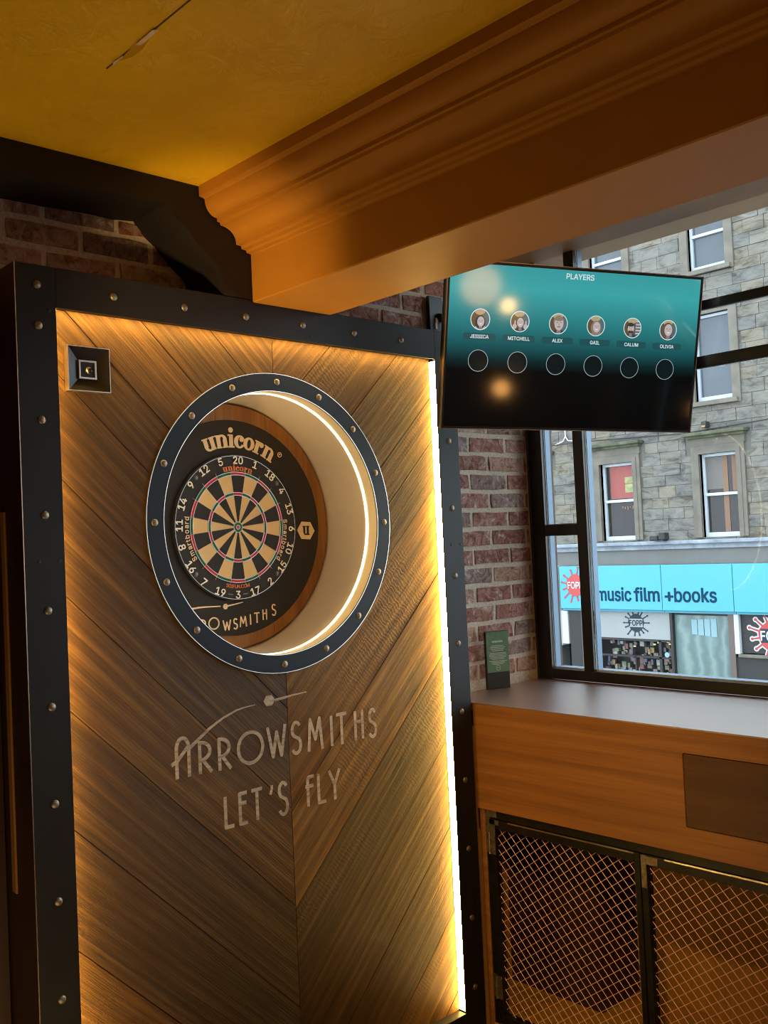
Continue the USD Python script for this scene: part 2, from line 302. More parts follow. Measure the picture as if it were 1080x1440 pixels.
plain('shop_pavement', (0.16, 0.15, 0.145), 0.9)
mat('shop_glass_teal', {'tc': ('texture_coordinate', {}), 'w': ('wave_texture', {'wave_type': 'bands', 'bands_direction': 'y', 'scale': 1.1, 'distortion': 6.0, 'detail': 4.0, 'detail_scale': 1.8}),
    'r': ('rgb_ramp', {'ramp': [(0.1, (0.068, 0.108, 0.104)), (0.8, (0.10, 0.16, 0.152)), (1.0, (0.136, 0.184, 0.164))]}), 'p': ('principled_bsdf', {'roughness': 0.3})},
    [('tc.object', 'w.vector'), ('w.fac', 'r.fac'), ('r.color', 'p.base_color')])
plain('shop_poster', (0.1600, 0.2640, 0.2960), 0.5)
STOCK = []
for k, c in enumerate([(0.42, 0.30, 0.20), (0.30, 0.08, 0.07), (0.18, 0.22, 0.13), (0.45, 0.45, 0.42), (0.10, 0.12, 0.20), (0.34, 0.21, 0.06), (0.22, 0.20, 0.18)]):
    STOCK.append(plain('stock_colour_%s' % 'abcdefg'[k], tuple(0.42 * q + 0.02 for q in c), 0.5, vary=0.5, scale=9))
glow('shop_lamp', (1.0, 0.92, 0.6), 0.9); glow('far_lamp', (1.0, 0.75, 0.4), 0.8)

# ------------------------------------------------------------ the room's shell
FX0_ = -0.7772
YW = -0.0748                    # face of the brickwork behind the booth
CEIL = 2.741                    # ceiling of the window bay
CEIL_L = 2.664                  # lower ceiling of the room, up to the beam
XWIN = 1.342                    # inner face of the street window
HOLE = disc(0, 1.736, 0.41, 64)
obj('floor', bx(-4.1, 1.5, -6.1, 0.2, -0.12, 0.0), 'floor_boards', kind='structure')
ceil = obj('ceiling', bx(-4.1, -0.05, -6.1, 0.2, CEIL_L, CEIL + 0.12), 'ceiling_paint', kind='structure')
obj('bay_ceiling', bx(-0.05, 1.5, -6.1, 0.2, CEIL, CEIL + 0.12), 'bay_plaster', ceil, label='smoother ceiling of the window bay')
obj('crack', bx(-0.7583, -0.7555, -1.30, -0.70, CEIL_L - 0.0012, CEIL_L + 0.001), 'crack_dark', ceil)
def flake(pts, m): obj('paint_flake', trimesh.convex.convex_hull(np.array([[x, y, CEIL_L + z] for x, y, z in pts])), m, ceil)
flake([(-0.7545, -0.735, 0), (-0.746, -0.79, -0.008), (-0.7545, -0.90, 0), (-0.762, -0.83, 0), (-0.746, -0.83, -0.009), (-0.754, -0.81, 0.002)], 'ceiling_paint')
flake([(-0.760, -0.825, -0.003), (-0.753, -0.835, -0.006), (-0.753, -0.905, -0.005), (-0.761, -0.895, -0.003), (-0.757, -0.86, 0.002)], 'crack_white')
flake([(-0.761, -0.735, -0.002), (-0.756, -0.725, -0.004), (-0.756, -0.77, -0.004), (-0.758, -0.77, -0.002), (-0.758, -0.75, 0.002)], 'crack_white')

wall = obj('wall_back', xz(sbox(-4.1, 0.0, 1.5, CEIL).difference(HOLE), YW + 0.0065, 0.16), 'mortar', kind='structure')
obj('wall_left', bx(-4.2, -4.1, -6.1, 0.2, 0, CEIL), 'room_wall_paint', kind='structure')
obj('wall_front', bx(-4.1, 1.5, -6.2, -6.1, 0, CEIL), 'room_wall_paint', kind='structure')
# dark plaster above the booth, its ragged lower edge stepping down towards the beam
edge = [(-4.1, 2.53), (-0.735, 2.582), (-0.62, 2.585), (-0.50, 2.591), (-0.42, 2.590), (-0.357, 2.597), (-0.335, 2.565), (-0.30, 2.54), (-0.262, 2.50), (-0.235, 2.478), (-0.197, 2.445), (-0.185, 2.373), (0.195, 2.373), (0.195, CEIL_L), (-4.1, CEIL_L)]
obj('plaster', xz(Polygon(edge), -0.2505, YW + 0.012), 'dark_plaster', wall, label='dark boxed bulkhead under the ceiling')
obj('panelling', bx(-4.05, FX0_ - 0.004, YW - 0.014, YW + 0.010, 0, 2.30), 'dark_wood', wall, label='dark panelling left of the booth')
# bricks: each one a piece of the wall
def brick(x0, x1, z0, z1, k):
    nx, nz = max(2, int((x1 - x0) / 0.05)), 2
    gx, gz = np.linspace(x0, x1, nx + 1), np.linspace(z0, z1, nz + 1)
    V, F = [], []
    for j, z in enumerate(gz):
        for i, x in enumerate(gx):
            e = (i in (0, nx)) or (j in (0, nz))
            V.append((x + rng.normal(0, 0.0013), YW + (0.0035 if e else 0.0) + min(0.0018, rng.normal(0, 0.0014)), z + rng.normal(0, 0.0013)))
    n = len(V)
    V += [(x, YW + 0.012, z) for x, _, z in V]
    idx = lambda i, j: j * (nx + 1) + i
    for j in range(nz):
        for i in range(nx):
            a, b, c, d = idx(i, j), idx(i + 1, j), idx(i + 1, j + 1), idx(i, j + 1)
            F += [(a, b, c), (a, c, d)]
    ring = [idx(i, 0) for i in range(nx + 1)] + [idx(nx, j) for j in range(1, nz + 1)] + [idx(i, nz) for i in range(nx - 1, -1, -1)] + [idx(0, j) for j in range(nz - 1, 0, -1)]
    for a, b in zip(ring, ring[1:] + ring[:1]): F += [(a, n + a, n + b), (a, n + b, b)]
    obj('brick', (np.array(V), np.array(F)), 'brick_' + random.choice('aaabbccde'), wall, smooth=50)
def bricks(x0, x1, z0, z1, px, pz, pitch=0.0708, joint=0.0175):
    k0, k1 = int(math.floor((z0 - pz) / pitch)), int(math.ceil((z1 - pz) / pitch))
    for k in range(k0, k1):
        a, b = pz + k * pitch, pz + (k + 1) * pitch
        if b <= z0 + 0.02 or a >= z1 - 0.02: continue
        off = px + (0.1052 if k % 2 else 0.0)
        i0 = int(math.floor((x0 - off) / 0.2105))
        for i in range(i0, i0 + 60):
            l, r = max(off + i * 0.2105, x0), min(off + (i + 1) * 0.2105, x1)
            if l >= x1: break
            if r - l < 0.02: continue
            brick(l + joint / 2, r - joint / 2, max(a, z0) + joint / 2, min(b, z1) - joint / 2, k)
bricks(0.80, XWIN, 1.12, CEIL - 0.01, 0.9987, 1.9804)
bricks(0.20, 0.80, 2.40, CEIL - 0.01, 0.9987, 1.9804)
bricks(-1.05, -0.17, 2.33, 2.595, -0.4123, 1.9804)

# the boxed beam with its run of cornice
XL, XR, ZB, YB = -0.0919, 0.1973, 2.3635, -0.2515
beam = obj('beam', bev(XL, XR, YB, -6.1, ZB, CEIL - 0.001, 0.003), 'beam_paint', kind='structure', smooth=20)
prof = [(-0.2578, CEIL_L), (-0.2578, 2.634), (-0.2445, 2.632), (-0.2405, 2.629)]
prof += [(-0.2405 + 0.0375 * (1 - math.cos(a)), 2.629 - 0.045 * math.sin(a)) for a in np.linspace(0.15, 1.52, 10)]        # cove
prof += [(-0.2025, 2.584), (-0.2025, 2.5745), (-0.1935, 2.5735), (-0.192, 2.566)]
prof += [(-0.192 + 0.050 * math.sin(a), 2.566 - 0.040 * (1 - math.cos(a))) for a in np.linspace(0.15, 1.52, 10)]         # round
prof += [(-0.1415, 2.5205), (-0.1255, 2.519), (-0.1235, 2.511), (-0.1085, 2.5095), (-0.1065, 2.503), (-0.093, 2.5015), (XL, 2.498), (XL, CEIL_L)]
obj('cornice', xz(Polygon(prof), 0, 5.84).apply_translation([0, -6.095, 0]), 'beam_paint', beam, smooth=35)

# the window onto the street (looking along +x, left is +y)
Y0, Y1 = YW - 0.002, -3.40
obj('wall_right', cat_([bx(XWIN + 0.002, XWIN + 0.16, -6.1, Y1 - 0.08, 0, CEIL), bx(XWIN + 0.002, XWIN + 0.16, Y1 - 0.08, 0.2, 0, 1.085), bx(XWIN + 0.002, XWIN + 0.16, YW + 0.0, 0.2, 1.085, CEIL)]), 'wall_dark_paint', kind='structure')
win = thing('window_1', kind='structure', loc=(XWIN, -1.4, 1.1))
A, Bx, G = XWIN, XWIN + 0.018, XWIN + 0.05
obj('jamb', bev(A, Bx, Y0, -0.142, 1.086, CEIL), 'window_black', win)
MUL = [(-0.293, -0.338), (-1.78, -1.83)]
for a, b in MUL: obj('mullion', bev(A, Bx, a, b, 1.14, CEIL), 'window_black', win)
obj('jamb', bev(A, Bx, Y1 + 0.08, Y1 - 0.08, 1.086, CEIL), 'window_black', win)
obj('bottom_rail', bev(A - 0.004, Bx, -0.142, Y1 + 0.08, 1.104, 1.143), 'window_black', win)
obj('transom', bev(A, Bx, -0.142, -0.293, 1.6585, 1.6995), 'window_black', win)
for y0, y1 in ((-0.338, -1.78), (-1.83, Y1 + 0.08)):
    obj('transom', bev(A, Bx, y0, y1, 2.404, 2.436), 'window_black', win)
    obj('transom', bev(A, Bx, y0, y1, 2.207, 2.248), 'window_black', win)
# the outer sash: blue-grey reveals seen beyond the black frame, a white glazing bead before them
for a in (-0.142, -0.338, -1.83):
    obj('glazing_bead', bx(Bx, Bx + 0.0015, a, a - 0.004, 1.143, CEIL), 'bead_white', win)
    obj('outer_reveal', bx(Bx + 0.0065, Bx + 0.036, a + 0.002, a - 0.004, 1.12, CEIL), 'window_blue', win)
obj('outer_sill', bx(Bx + 0.0065, Bx + 0.06, -0.142, Y1 + 0.08, 1.10, 1.146), 'window_blue', win)
obj('glazing_bead', bx(Bx, Bx + 0.0015, -0.142, Y1 + 0.08, 1.141, 1.149), 'bead_white', win)
obj('glazing_bead', bx(Bx, Bx + 0.0015, -0.142, -0.293, 1.698, 1.704), 'bead_white', win)
for y0, y1, z0, z1 in ((-0.1425, -0.2925, 1.144, 1.658), (-0.1425, -0.2925, 1.70, CEIL), (-0.3385, -1.779, 1.144, 2.206), (-0.3385, -1.779, 2.249, 2.403), (-0.3385, -1.779, 2.437, CEIL),
                       (-1.832, Y1 + 0.08, 1.144, 2.206), (-1.832, Y1 + 0.08, 2.249, 2.403), (-1.832, Y1 + 0.08, 2.437, CEIL)):
    obj('pane', bx(Bx + 0.002, Bx + 0.006, y0, y1, z0, z1), 'pane_glass', win)

# ------------------------------------------------------------ the dart booth
YP, YF = -0.2135, -0.250        # face of the planks, face of the steel frame
FX0, FX1, FX2, FX3, FZ0, FZ1, FZ2 = -0.7772, -0.6767, 0.6531, 0.7489, 0.0959, 2.2722, 2.3713
fr = thing('steel_frame', 'black riveted steel frame around the lit dart booth', 'frame', loc=(0, YF, 0))
T = 0.004
obj('stile', bev(FX0, FX1, YF, YF + T, 0, FZ2, 0.0008), 'steel', fr, label='left upright of the steel frame')
obj('stile', bev(FX2, FX3, YF, YF + T, 0, FZ2, 0.0008), 'steel', fr, label='right upright of the steel frame')
obj('top_rail', bev(FX1, FX2, YF, YF + T, FZ1, FZ2, 0.0008), 'steel', fr)
obj('bottom_rail', bev(FX1, FX2, YF, YF + T, 0, FZ0, 0.0008), 'steel', fr)
obj('inner_lip', cat_([bx(FX1 - 0.009, FX1 - 0.006, YF + T, YP + 0.02, FZ0, FZ1), bx(FX2 + 0.006, FX2 + 0.009, YF + T, YP + 0.02, FZ0, FZ1), bx(FX1 - 0.009, FX2 + 0.009, YF + T, YP + 0.02, FZ1 + 0.006, FZ1 + 0.009), bx(FX1, FX2, YF + T, YP + 0.02, FZ0 - 0.003, FZ0)]), 'steel', fr)
obj('side_panel', bx(FX0, FX0 + 0.012, YF + T, YW - 0.001, 0, FZ2), 'dark_wood', fr)
obj('side_panel', bx(FX3 - 0.012, FX3, YF + T, YW - 0.001, 0, FZ2), 'steel', fr)
obj('top_panel', bx(FX0 + 0.012, FX3 - 0.012, YF + T, YW - 0.012, FZ2 - 0.012, FZ2), 'steel', fr)
obj('edge_strip', bev(FX0 - 0.006, FX0, -0.152, -0.128, 0.862, 1.780), 'edge_wood', fr, label='pale wooden strip on the left side of the frame')
obj('edge_strip', bx(FX0 - 0.0012, FX0 + 0.001, YF - 0.0006, YF + 0.0006, 0, FZ2), 'bare_steel', fr)
riv = [(-0.7229, z) for z in (2.323, 2.2235)] + [(-0.7229, 2.2235 - 0.2287 * k) for k in range(1, 10)]
riv += [(x, 2.3207) for x in (-0.522, -0.3148, -0.1145, 0.0901, 0.2927, 0.4972, 0.700)]
riv += [(0.7015, 1.997 + 0.2287 - 0.2287 * k) for k in range(0, 10)]
for x, z in riv: obj('rivet', dome((x, YF, z), 0.0102, 0.0055), 'rivet_metal', fr, smooth=40)
for x, z in ((-0.741, 1.655), (-0.690, 1.655), (-0.695, 2.262), (-0.737, 0.505), (-0.690, 0.522), (0.690, 1.645), (0.735, 1.645), (0.12, 2.292)):
    obj('bolt_hole', dome((x, YF, z), 0.005, 0.0012), 'bolt_hole', fr)

def led(name, mesh, label, m='led_warm'):
    t = thing(name, label, 'LED strip', loc=mesh.bounds.mean(0), group=None)
    obj('light_tape', mesh, m, t)
L0, L1 = YF + T + 0.0005, YF + T + 0.0125
led('led_strip', bx(FX1 - 0.0057, FX1 - 0.0038, L0, L1, FZ0 + 0.004, FZ1 - 0.004), 'glowing warm LED strip tucked behind the left upright of the frame', 'led_warm_dim')
led('led_strip', bx(FX2 + 0.0038, FX2 + 0.0057, L0, YP - 0.0008, FZ0 + 0.004, FZ1 - 0.004), 'glowing warm LED strip along the right inner edge of the frame')
led('led_strip', bx(FX1 + 0.004, FX2 - 0.004, L0, L1, FZ1 + 0.0038, FZ1 + 0.0057), 'glowing warm LED strip under the top rail of the frame', 'led_warm_top')

# chevron planks
pan = thing('plank_panel', 'chevron panel of rough brown planks inside the steel frame', 'wood panel', loc=(0, YP, 0))
hole = disc(0, 1.736, 0.392, 128)
def plank(poly, m):
    poly = poly.difference(hole)
    d = abs(rng.normal(0, 0.0008))
    for p in polys(poly):
        if p.area > 2e-4: obj('plank', xz(p, YP + d, YP + 0.018), m + random.choice('_a _b _c _d'.split()), pan)
GAP = 0.0022
left = [-0.50, -0.24, 0.045, 0.337, 0.626, 0.907, 1.195, 1.455, 1.64, 1.85, 2.065, 2.34]
right = [-0.62, -0.50, -0.235, 0.046, 0.333, 0.617, 0.895, 1.185, 1.345, 1.49, 1.768, 2.055, 2.34]
for cs, x0, x1, sgn, m in ((left, FX1 - 0.0055, 0.0, 1, 'plank_wood_falling'), (right, 0.0, FX2 + 0.0055, -1, 'plank_wood_rising')):
    area = sbox(x0 + (GAP / 2 if x0 == 0 else 0.0005), FZ0 + 0.0005, x1 - (GAP / 2 if x1 == 0 else 0.0005), FZ1 + 0.005)
    for c0, c1 in zip(cs[:-1], cs[1:]):
        g = GAP * 0.7
        band = Polygon([(x0 - 0.1, c0 + g - sgn * (x0 - 0.1)), (x1 + 0.1, c0 + g - sgn * (x1 + 0.1)), (x1 + 0.1, c1 - g - sgn * (x1 + 0.1)), (x0 - 0.1, c1 - g - sgn * (x0 - 0.1))])
        plank(area.intersection(band), m)
obj('backing', xz(sbox(FX1, FZ0, FX2, FZ1).difference(hole), YP + 0.0185, YP + 0.03), 'dark_wood', pan)

# stencilled lettering: letters of a tall, narrow hand, as strokes in a box of width w and height 1
def arc(cx, cy, rx, ry, a0, a1, n=14): return [(cx + rx * math.cos(math.radians(a)), cy + ry * math.sin(math.radians(a))) for a in np.linspace(a0, a1, n)]
def glyph(ch, big=False):
    if ch == 'A': return 1.0, [[(0.05, 0), (0.05, 0.72)] + arc(0.5, 0.72, 0.45, 0.28, 180, 0) + [(0.95, 0)], [(-0.25, 0.40), (0.95, 0.40)]] if not big else [[(0.15, 0), (0.15, 0.72)] + arc(0.57, 0.72, 0.42, 0.28, 180, 0) + [(0.98, 0)], [(-0.2, 0.37), (0.2, 0.45), (0.98, 0.78)]]
    if ch == 'R': return 1.0, [[(0.05, 0), (0.05, 0.98)] + arc(0.1, 0.70, 0.80, 0.28, 90, -90) , [(0.30, 0.42), (1.0, 0.0)]]
    if ch == 'O': return 1.0, [arc(0.5, 0.5, 0.5, 0.5, 0, 360, 40)]
    if ch == 'W': return 1.0, [[(0, 1), (0.26, 0.02), (0.50, 0.80), (0.74, 0.02), (1, 1)]]
    if ch == 'S': return 1.0, [arc(0.52, 0.76, 0.46, 0.24, 30, 230, 12) + arc(0.48, 0.26, 0.50, 0.26, 50, -150, 12)]
    if ch == 'M': return 1.0, [[(0, 0), (0.16, 0.98), (0.5, 0.35), (0.84, 0.98), (1, 0)]]
    if ch == 'I': return 1.0, [[(0.5, 0), (0.5, 1)]]
    if ch == 'T': return 1.0, [[(0.5, 0), (0.5, 0.97)], [(0, 0.97), (1, 0.97)]]
    if ch == 'H': return 1.0, [[(0.08, 0), (0.08, 1)], [(0.92, 0), (0.92, 1)], [(0.08, 0.62), (0.92, 0.62)]]
    if ch == 'L': return 1.0, [[(0.08, 1), (0.08, 0.04), (1, 0.04)]]
    if ch == 'E': return 1.0, [[(1, 0.96), (0.08, 0.96), (0.08, 0.04), (1, 0.04)], [(0.08, 0.66), (0.9, 0.66)]]
    if ch == 'F': return 1.0, [[(0.2, 0), (0.2, 0.9), (0.35, 0.96), (1, 0.96)], [(-0.1, 0.66), (0.9, 0.66)]]
    if ch == 'Y': return 1.0, [[(0.0, 1), (0.5, 0.50)], [(1, 1), (0.5, 0.50), (0.5, 0)]]
    if ch == "'": return 1.0, [[(0.7, 1), (0.7, 0.6), (0.2, 0.0)]]
def letter(ch, x0, x1, z0, z1, w, big=False):
    _, st = glyph(ch, big)
    return unary_union([LineString([(x0 + a * (x1 - x0), z0 + b * (z1 - z0)) for a, b in s]).buffer(w / 2, cap_style=2, join_style=1, quad_segs=3) for s in st])
LINE1 = [('A', -.378, -.333, 1.063, 1.168), ('R', -.302, -.264, 1.063, 1.148), ('R', -.24, -.202, 1.060, 1.147), ('O', -.176, -.093, 1.062, 1.148), ('W', -.074, -.012, 1.063, 1.151), ('S', .011, .043, 1.060, 1.149), ('M', .072, .124, 1.056, 1.151), ('I', .155, .168, 1.057, 1.148), ('T', .181, .222, 1.056, 1.150), ('H', .254, .289, 1.059, 1.147), ('S', .314, .342, 1.058, 1.142)]
LINE2 = [('L', -.228, -.199, .899, .986), ('E', -.180, -.154, .898, .988), ('T', -.138, -.102, .900, .987), ("'", -.076, -.064, .961, .986), ('S', -.044, -.014, .896, .986), ('F', .056, .086, .898, .986), ('L', .100, .129, .897, .985), ('Y', .144, .185, .897, .986)]
def taper(pts, w0, w1):
    p = np.array(pts, float); t = np.gradient(p, axis=0); t /= np.linalg.norm(t, axis=1, keepdims=True); n = np.stack([-t[:, 1], t[:, 0]], 1)
    w = np.linspace(w0, w1, len(p))[:, None] / 2
    return Polygon(np.vstack([p + n * w, (p - n * w)[::-1]])).buffer(0)
def dart_mark():
    swoosh = taper([(-.331, 1.138), (-.300, 1.158), (-.267, 1.1795), (-.222, 1.201), (-.175, 1.216), (-.143, 1.220), (-.113, 1.2215)], 0.010, 0.002)
    hexa = Polygon([(-.064 + .020 * math.cos(a), 1.226 + .017 * math.sin(a)) for a in np.linspace(0, 2 * math.pi, 6, endpoint=False)])
    point = taper([(-.044, 1.2245), (-.005, 1.2275), (.02, 1.230), (.072, 1.2325)], 0.008, 0.003)
    return unary_union([swoosh, hexa, point])
YL0, YL1 = YP - 0.0006, YP + 0.0006
for row in (LINE1, LINE2):
    for k, (ch, a, b, c, d) in enumerate(row):
        obj('stencil_letter', xz(letter(ch, a, b, c, d, 0.0098 if ch != "'" else 0.008, big=(row is LINE1 and k == 0)), YL0, YL1), 'stencil_paint', pan)
obj('stencil_emblem', xz(dart_mark(), YL0, YL1), 'stencil_paint', pan, label='pale stencilled dart flying over the lettering')

# porthole ring
RC, RO, RI = 1.736, 0.437, 0.384
ring = thing('porthole_ring', 'round riveted steel porthole ring set in the planks', 'porthole ring', loc=(0, YP, RC))
obj('plate', xz(disc(0, RC, RO - 0.0015, 160).difference(disc(0, RC, RI + 0.0015, 160)), YP - 0.006, YP - 0.0002), 'ring_steel', ring)
obj('outer_edge', xz(disc(0, RC, RO, 160).difference(disc(0, RC, RO - 0.0015, 160)), YP - 0.0062, YP - 0.0002), 'bare_steel', ring, label='bright cut outer edge of the ring')
obj('inner_edge', xz(disc(0, RC, RI + 0.0015, 160).difference(disc(0, RC, RI, 160)), YP - 0.0062, YP - 0.0002), 'bare_steel', ring, label='bright cut inner edge of the ring')
for k in range(16):
    a = math.radians(89 - 22.5 * k)
    obj('rivet', dome((0.4122 * math.cos(a), YP - 0.006, RC + 0.4122 * math.sin(a)), 0.0098, 0.005), 'rivet_metal', ring, smooth=40)
def cyl(r, y0, y1, n=128, c=RC):
    a = np.linspace(0, 2 * np.pi, n, endpoint=False)
    return a, r, y0, y1
lin = thing('porthole_liner', 'cream painted round lining of the lit porthole recess', 'porthole lining', loc=(0, -0.05, RC))
obj('liner_wall', xz(disc(0, RC, 0.391, 160).difference(disc(0, RC, 0.3855, 160)), YP + 0.0002, 0.060), 'liner_paint', lin, smooth=30)
obj('liner_back', xz(disc(0, RC, 0.3912, 96), 0.0602, 0.068), 'liner_paint', lin)
lr = thing('ring_light', 'glowing white LED ring running round inside the porthole', 'LED ring', loc=(0, -0.165, RC))
obj('light_tape', xz(disc(0, RC, 0.3853, 160).difference(disc(0, RC, 0.3835, 160)), -0.172, -0.163), 'led_ring_light', lr)

# back board, surround and dart board
bb = thing('back_board', 'round varnished plank board behind the dartboard', 'board', loc=(0, 0.03, RC))
xs = [-0.40, -0.235, -0.048, 0.142, 0.29, 0.40]
for a, b in zip(xs[:-1], xs[1:]):
    obj('plank', xz(disc(0, RC, 0.379, 128).intersection(sbox(a + 0.0008, 1.2, b - 0.0008, 2.3)), 0.030 + 0.0006 * rng.random(), 0.048), 'backboard_wood', bb)
ZD, ROT = 1.731, 0.047
su = thing('dartboard_surround', 'black foam ring around the dartboard with cream lettering', 'dartboard surround', loc=(0, 0.02, ZD))
obj('foam_ring', xz(disc(-0.006, ZD, 0.3335, 128).difference(disc(0, ZD, 0.2275, 128)), 0.012, 0.0298), 'foam_black', su)
def around(m, r, a, flipped=False):
    """Places lettering (x, z about the origin) at radius r and clockwise angle a from the top, about the dartboard's centre."""
    v = m.vertices.copy(); s = a + (math.pi if flipped else 0)
    x, z = v[:, 0] * math.cos(s) + v[:, 2] * math.sin(s), -v[:, 0] * math.sin(s) + v[:, 2] * math.cos(s)
    m.vertices = np.stack([x + r * math.sin(a), v[:, 1], z + ZD + r * math.cos(a)], 1); return flip(m)
# heavy slab-serif letters as shapes: origin at the left foot, x-height 1
def slab(ch):
    st, th, sf = 0.34, 0.12, 0.11
    R_ = lambda a, b, c, d: sbox(a, b, c, d)
    if ch == 'i': return 0.62, unary_union([R_(0.12, 0, 0.12 + st, 1), R_(0, 0, 0.58, sf), R_(0, 1 - sf, 0.3, 1), Point(0.29, 1.34).buffer(0.20)])
    if ch == 'n' or ch == 'u':
        arch = Point(0.62, 0.62).buffer(0.42, quad_segs=8).difference(affinity.scale(Point(0.60, 0.62).buffer(0.20, quad_segs=8), 0.8, 1.35)).intersection(R_(0.3, 0.62, 1.2, 1.1))
        g = unary_union([R_(0.12, 0, 0.12 + st, 1), R_(0, 0, 0.54, sf), R_(0, 1 - sf, 0.3, 1), affinity.translate(arch, 0, -0.02), R_(0.70, 0, 0.70 + st, 0.66), R_(0.62, 0, 1.14, sf)])
        return 1.18, (g if ch == 'n' else affinity.rotate(g, 180, origin=(0.57, 0.5)))
    if ch == 'r': return 0.92, unary_union([R_(0.12, 0, 0.12 + st, 1), R_(0, 0, 0.58, sf), R_(0, 1 - sf, 0.3, 1), Point(0.66, 0.80).buffer(0.20), R_(0.4, 0.82, 0.68, 1.0)])
    if ch == 'o': return 1.0, Point(0.48, 0.5).buffer(0.50).difference(affinity.scale(Point(0.48, 0.5).buffer(0.36), 0.48, 1.0))
    if ch == 'c': return 0.92, unary_union([Point(0.48, 0.5).buffer(0.50).difference(affinity.scale(Point(0.52, 0.5).buffer(0.36), 0.52, 1.0)).difference(R_(0.55, 0.30, 1.2, 0.62)), Point(0.66, 0.70).buffer(0.19)])
def slab_word(word, h, r, a0, a1, y0, y1):
    ws = [slab(c)[0] for c in word]; tot = sum(ws); out = []; x = 0
    for c, w in zip(word, ws):
        g = affinity.translate(affinity.scale(slab(c)[1], h, h, origin=(0, 0)), -w * h / 2, -h / 2)
        out.append(around(xz(g, y0, y1), r, a0 + (a1 - a0) * (x + w / 2) / tot)); x += w
    return out
for m in slab_word('unicorn', 0.041, 0.268, math.radians(-23), math.radians(35), 0.0105, 0.0125):
    obj('surround_letter', m, 'print_cream', su)
mr = disc(0, 0, 0.0085, 20).difference(disc(0, 0, 0.006, 20)).union(sbox(-0.002, -0.003, -0.0005, 0.003)).union(sbox(-0.001, 0.0005, 0.002, 0.003))
obj('registered_mark', around(xz(mr, 0.0105, 0.0125), 0.292, math.radians(38)), 'print_cream', su)
hexa = Polygon([(0.031 * math.sin(a) * 1.06, 0.036 * math.cos(a)) for a in np.linspace(0, 2 * math.pi, 6, endpoint=False)])
obj('badge', around(xz(hexa, 0.0105, 0.0125), 0.2745, math.radians(93.5)), 'print_cream', su, label='cream hexagon badge')
b_u = affinity.translate(affinity.scale(slab('u')[1], 0.025, 0.030, origin=(0, 0)), -0.0145, -0.015)
mu = xz(b_u, 0.0098, 0.0112); mu.apply_translation([0.2745, 0, ZD - 0.0168]); obj('badge_letter', mu, 'foam_black', su)
foot = [('A', -0.2020, -0.1800, 1.4440, 1.4920), ('R', -0.1640, -0.1460, 1.4310, 1.4660), ('R', -0.1400, -0.1220, 1.4245, 1.4575), ('O', -0.1115, -0.0760, 1.4255, 1.4595), ('W', -0.0610, -0.0340, 1.4178, 1.4488), ('S', -0.0230, -0.0095, 1.4190, 1.4500), ('M', 0.0010, 0.0245, 1.4225, 1.4545), ('I', 0.0385, 0.0415, 1.4270, 1.4590), ('T', 0.0550, 0.0745, 1.4300, 1.4620), ('H', 0.0870, 0.1030, 1.4370, 1.4700), ('S', 0.1240, 0.1380, 1.4485, 1.4825)]
for ch, a, b, c, d in foot: obj('surround_letter', xz(letter(ch, a, b, c, d, 0.0042), 0.0105, 0.0125), 'print_cream', su)
mark = unary_union([taper([(-.175, 1.492), (-.14, 1.4945), (-.11, 1.494), (-.068, 1.4925)], 0.0055, 0.0035), disc(-.0503, 1.4905, 0.0095, 6), taper([(-.042, 1.4915), (-.02, 1.494), (.014, 1.4985)], 0.005, 0.0025)])
obj('surround_emblem', xz(mark, 0.0105, 0.0125), 'print_cream', su)

db = thing('dartboard', 'round bristle dartboard with red and green scoring beds', 'dartboard', loc=(0, 0, ZD))
obj('board_body', xz(disc(0, ZD, 0.2255, 128), 0.0014, 0.0299), 'sisal_black', db)
def wedge(r0, r1, a0, a1):
    t = np.linspace(a0, a1, 9)
    return Polygon([(r1 * math.sin(a), ZD + r1 * math.cos(a)) for a in t] + [(r0 * math.sin(a), ZD + r0 * math.cos(a)) for a in t[::-1]])
ORDER = [20, 1, 18, 4, 13, 6, 10, 15, 2, 17, 3, 19, 7, 16, 8, 11, 14, 9, 12, 5]
S9 = math.radians(9)
for k in range(20):
    a = ROT + 2 * S9 * k; a0, a1 = a - S9, a + S9
    for nm, r0, r1, mm in (('single_bed', 0.0159, 0.099, 'sisal_black' if k % 2 == 0 else 'sisal_cream'), ('triple_bed', 0.099, 0.107, 'sisal_red' if k % 2 == 0 else 'sisal_green'),
                           ('single_bed', 0.107, 0.162, 'sisal_black' if k % 2 == 0 else 'sisal_cream'), ('double_bed', 0.162, 0.170, 'sisal_red' if k % 2 == 0 else 'sisal_green')):
        e = 0.0015 if 'single' not in nm else 0.0
        obj(nm, xz(wedge(r0 - e, r1 + e, a0, a1), 0.0 - (0.0002 if e else 0), 0.002), mm, db)
obj('outer_bull', xz(disc(0, ZD, 0.0159, 40).difference(disc(0, ZD, 0.0064, 24)), -0.0004, 0.002), 'sisal_green', db)
obj('bullseye', xz(disc(0, ZD, 0.0064, 24), -0.0006, 0.002), 'sisal_red', db)
wires = []
for r in (0.0064, 0.0159, 0.0985, 0.1075, 0.1615, 0.1705):
    wires.append(xz(disc(0, ZD, r + 0.0006, 96).difference(disc(0, ZD, r - 0.0006, 96)), -0.0012, 0.0005))
for k in range(20):
    a = ROT + S9 + 2 * S9 * k
    wires.append(tube((0.0159 * math.sin(a), -0.0005, ZD + 0.0159 * math.cos(a)), (0.181 * math.sin(a), -0.0005, ZD + 0.181 * math.cos(a)), 0.00055, 4))
obj('wire_spider', cat_(wires), 'wire_metal', db)
obj('number_ring', xz(disc(0, ZD, 0.2215, 96).difference(disc(0, ZD, 0.2203, 96)), -0.001, 0.0016), 'wire_metal', db)
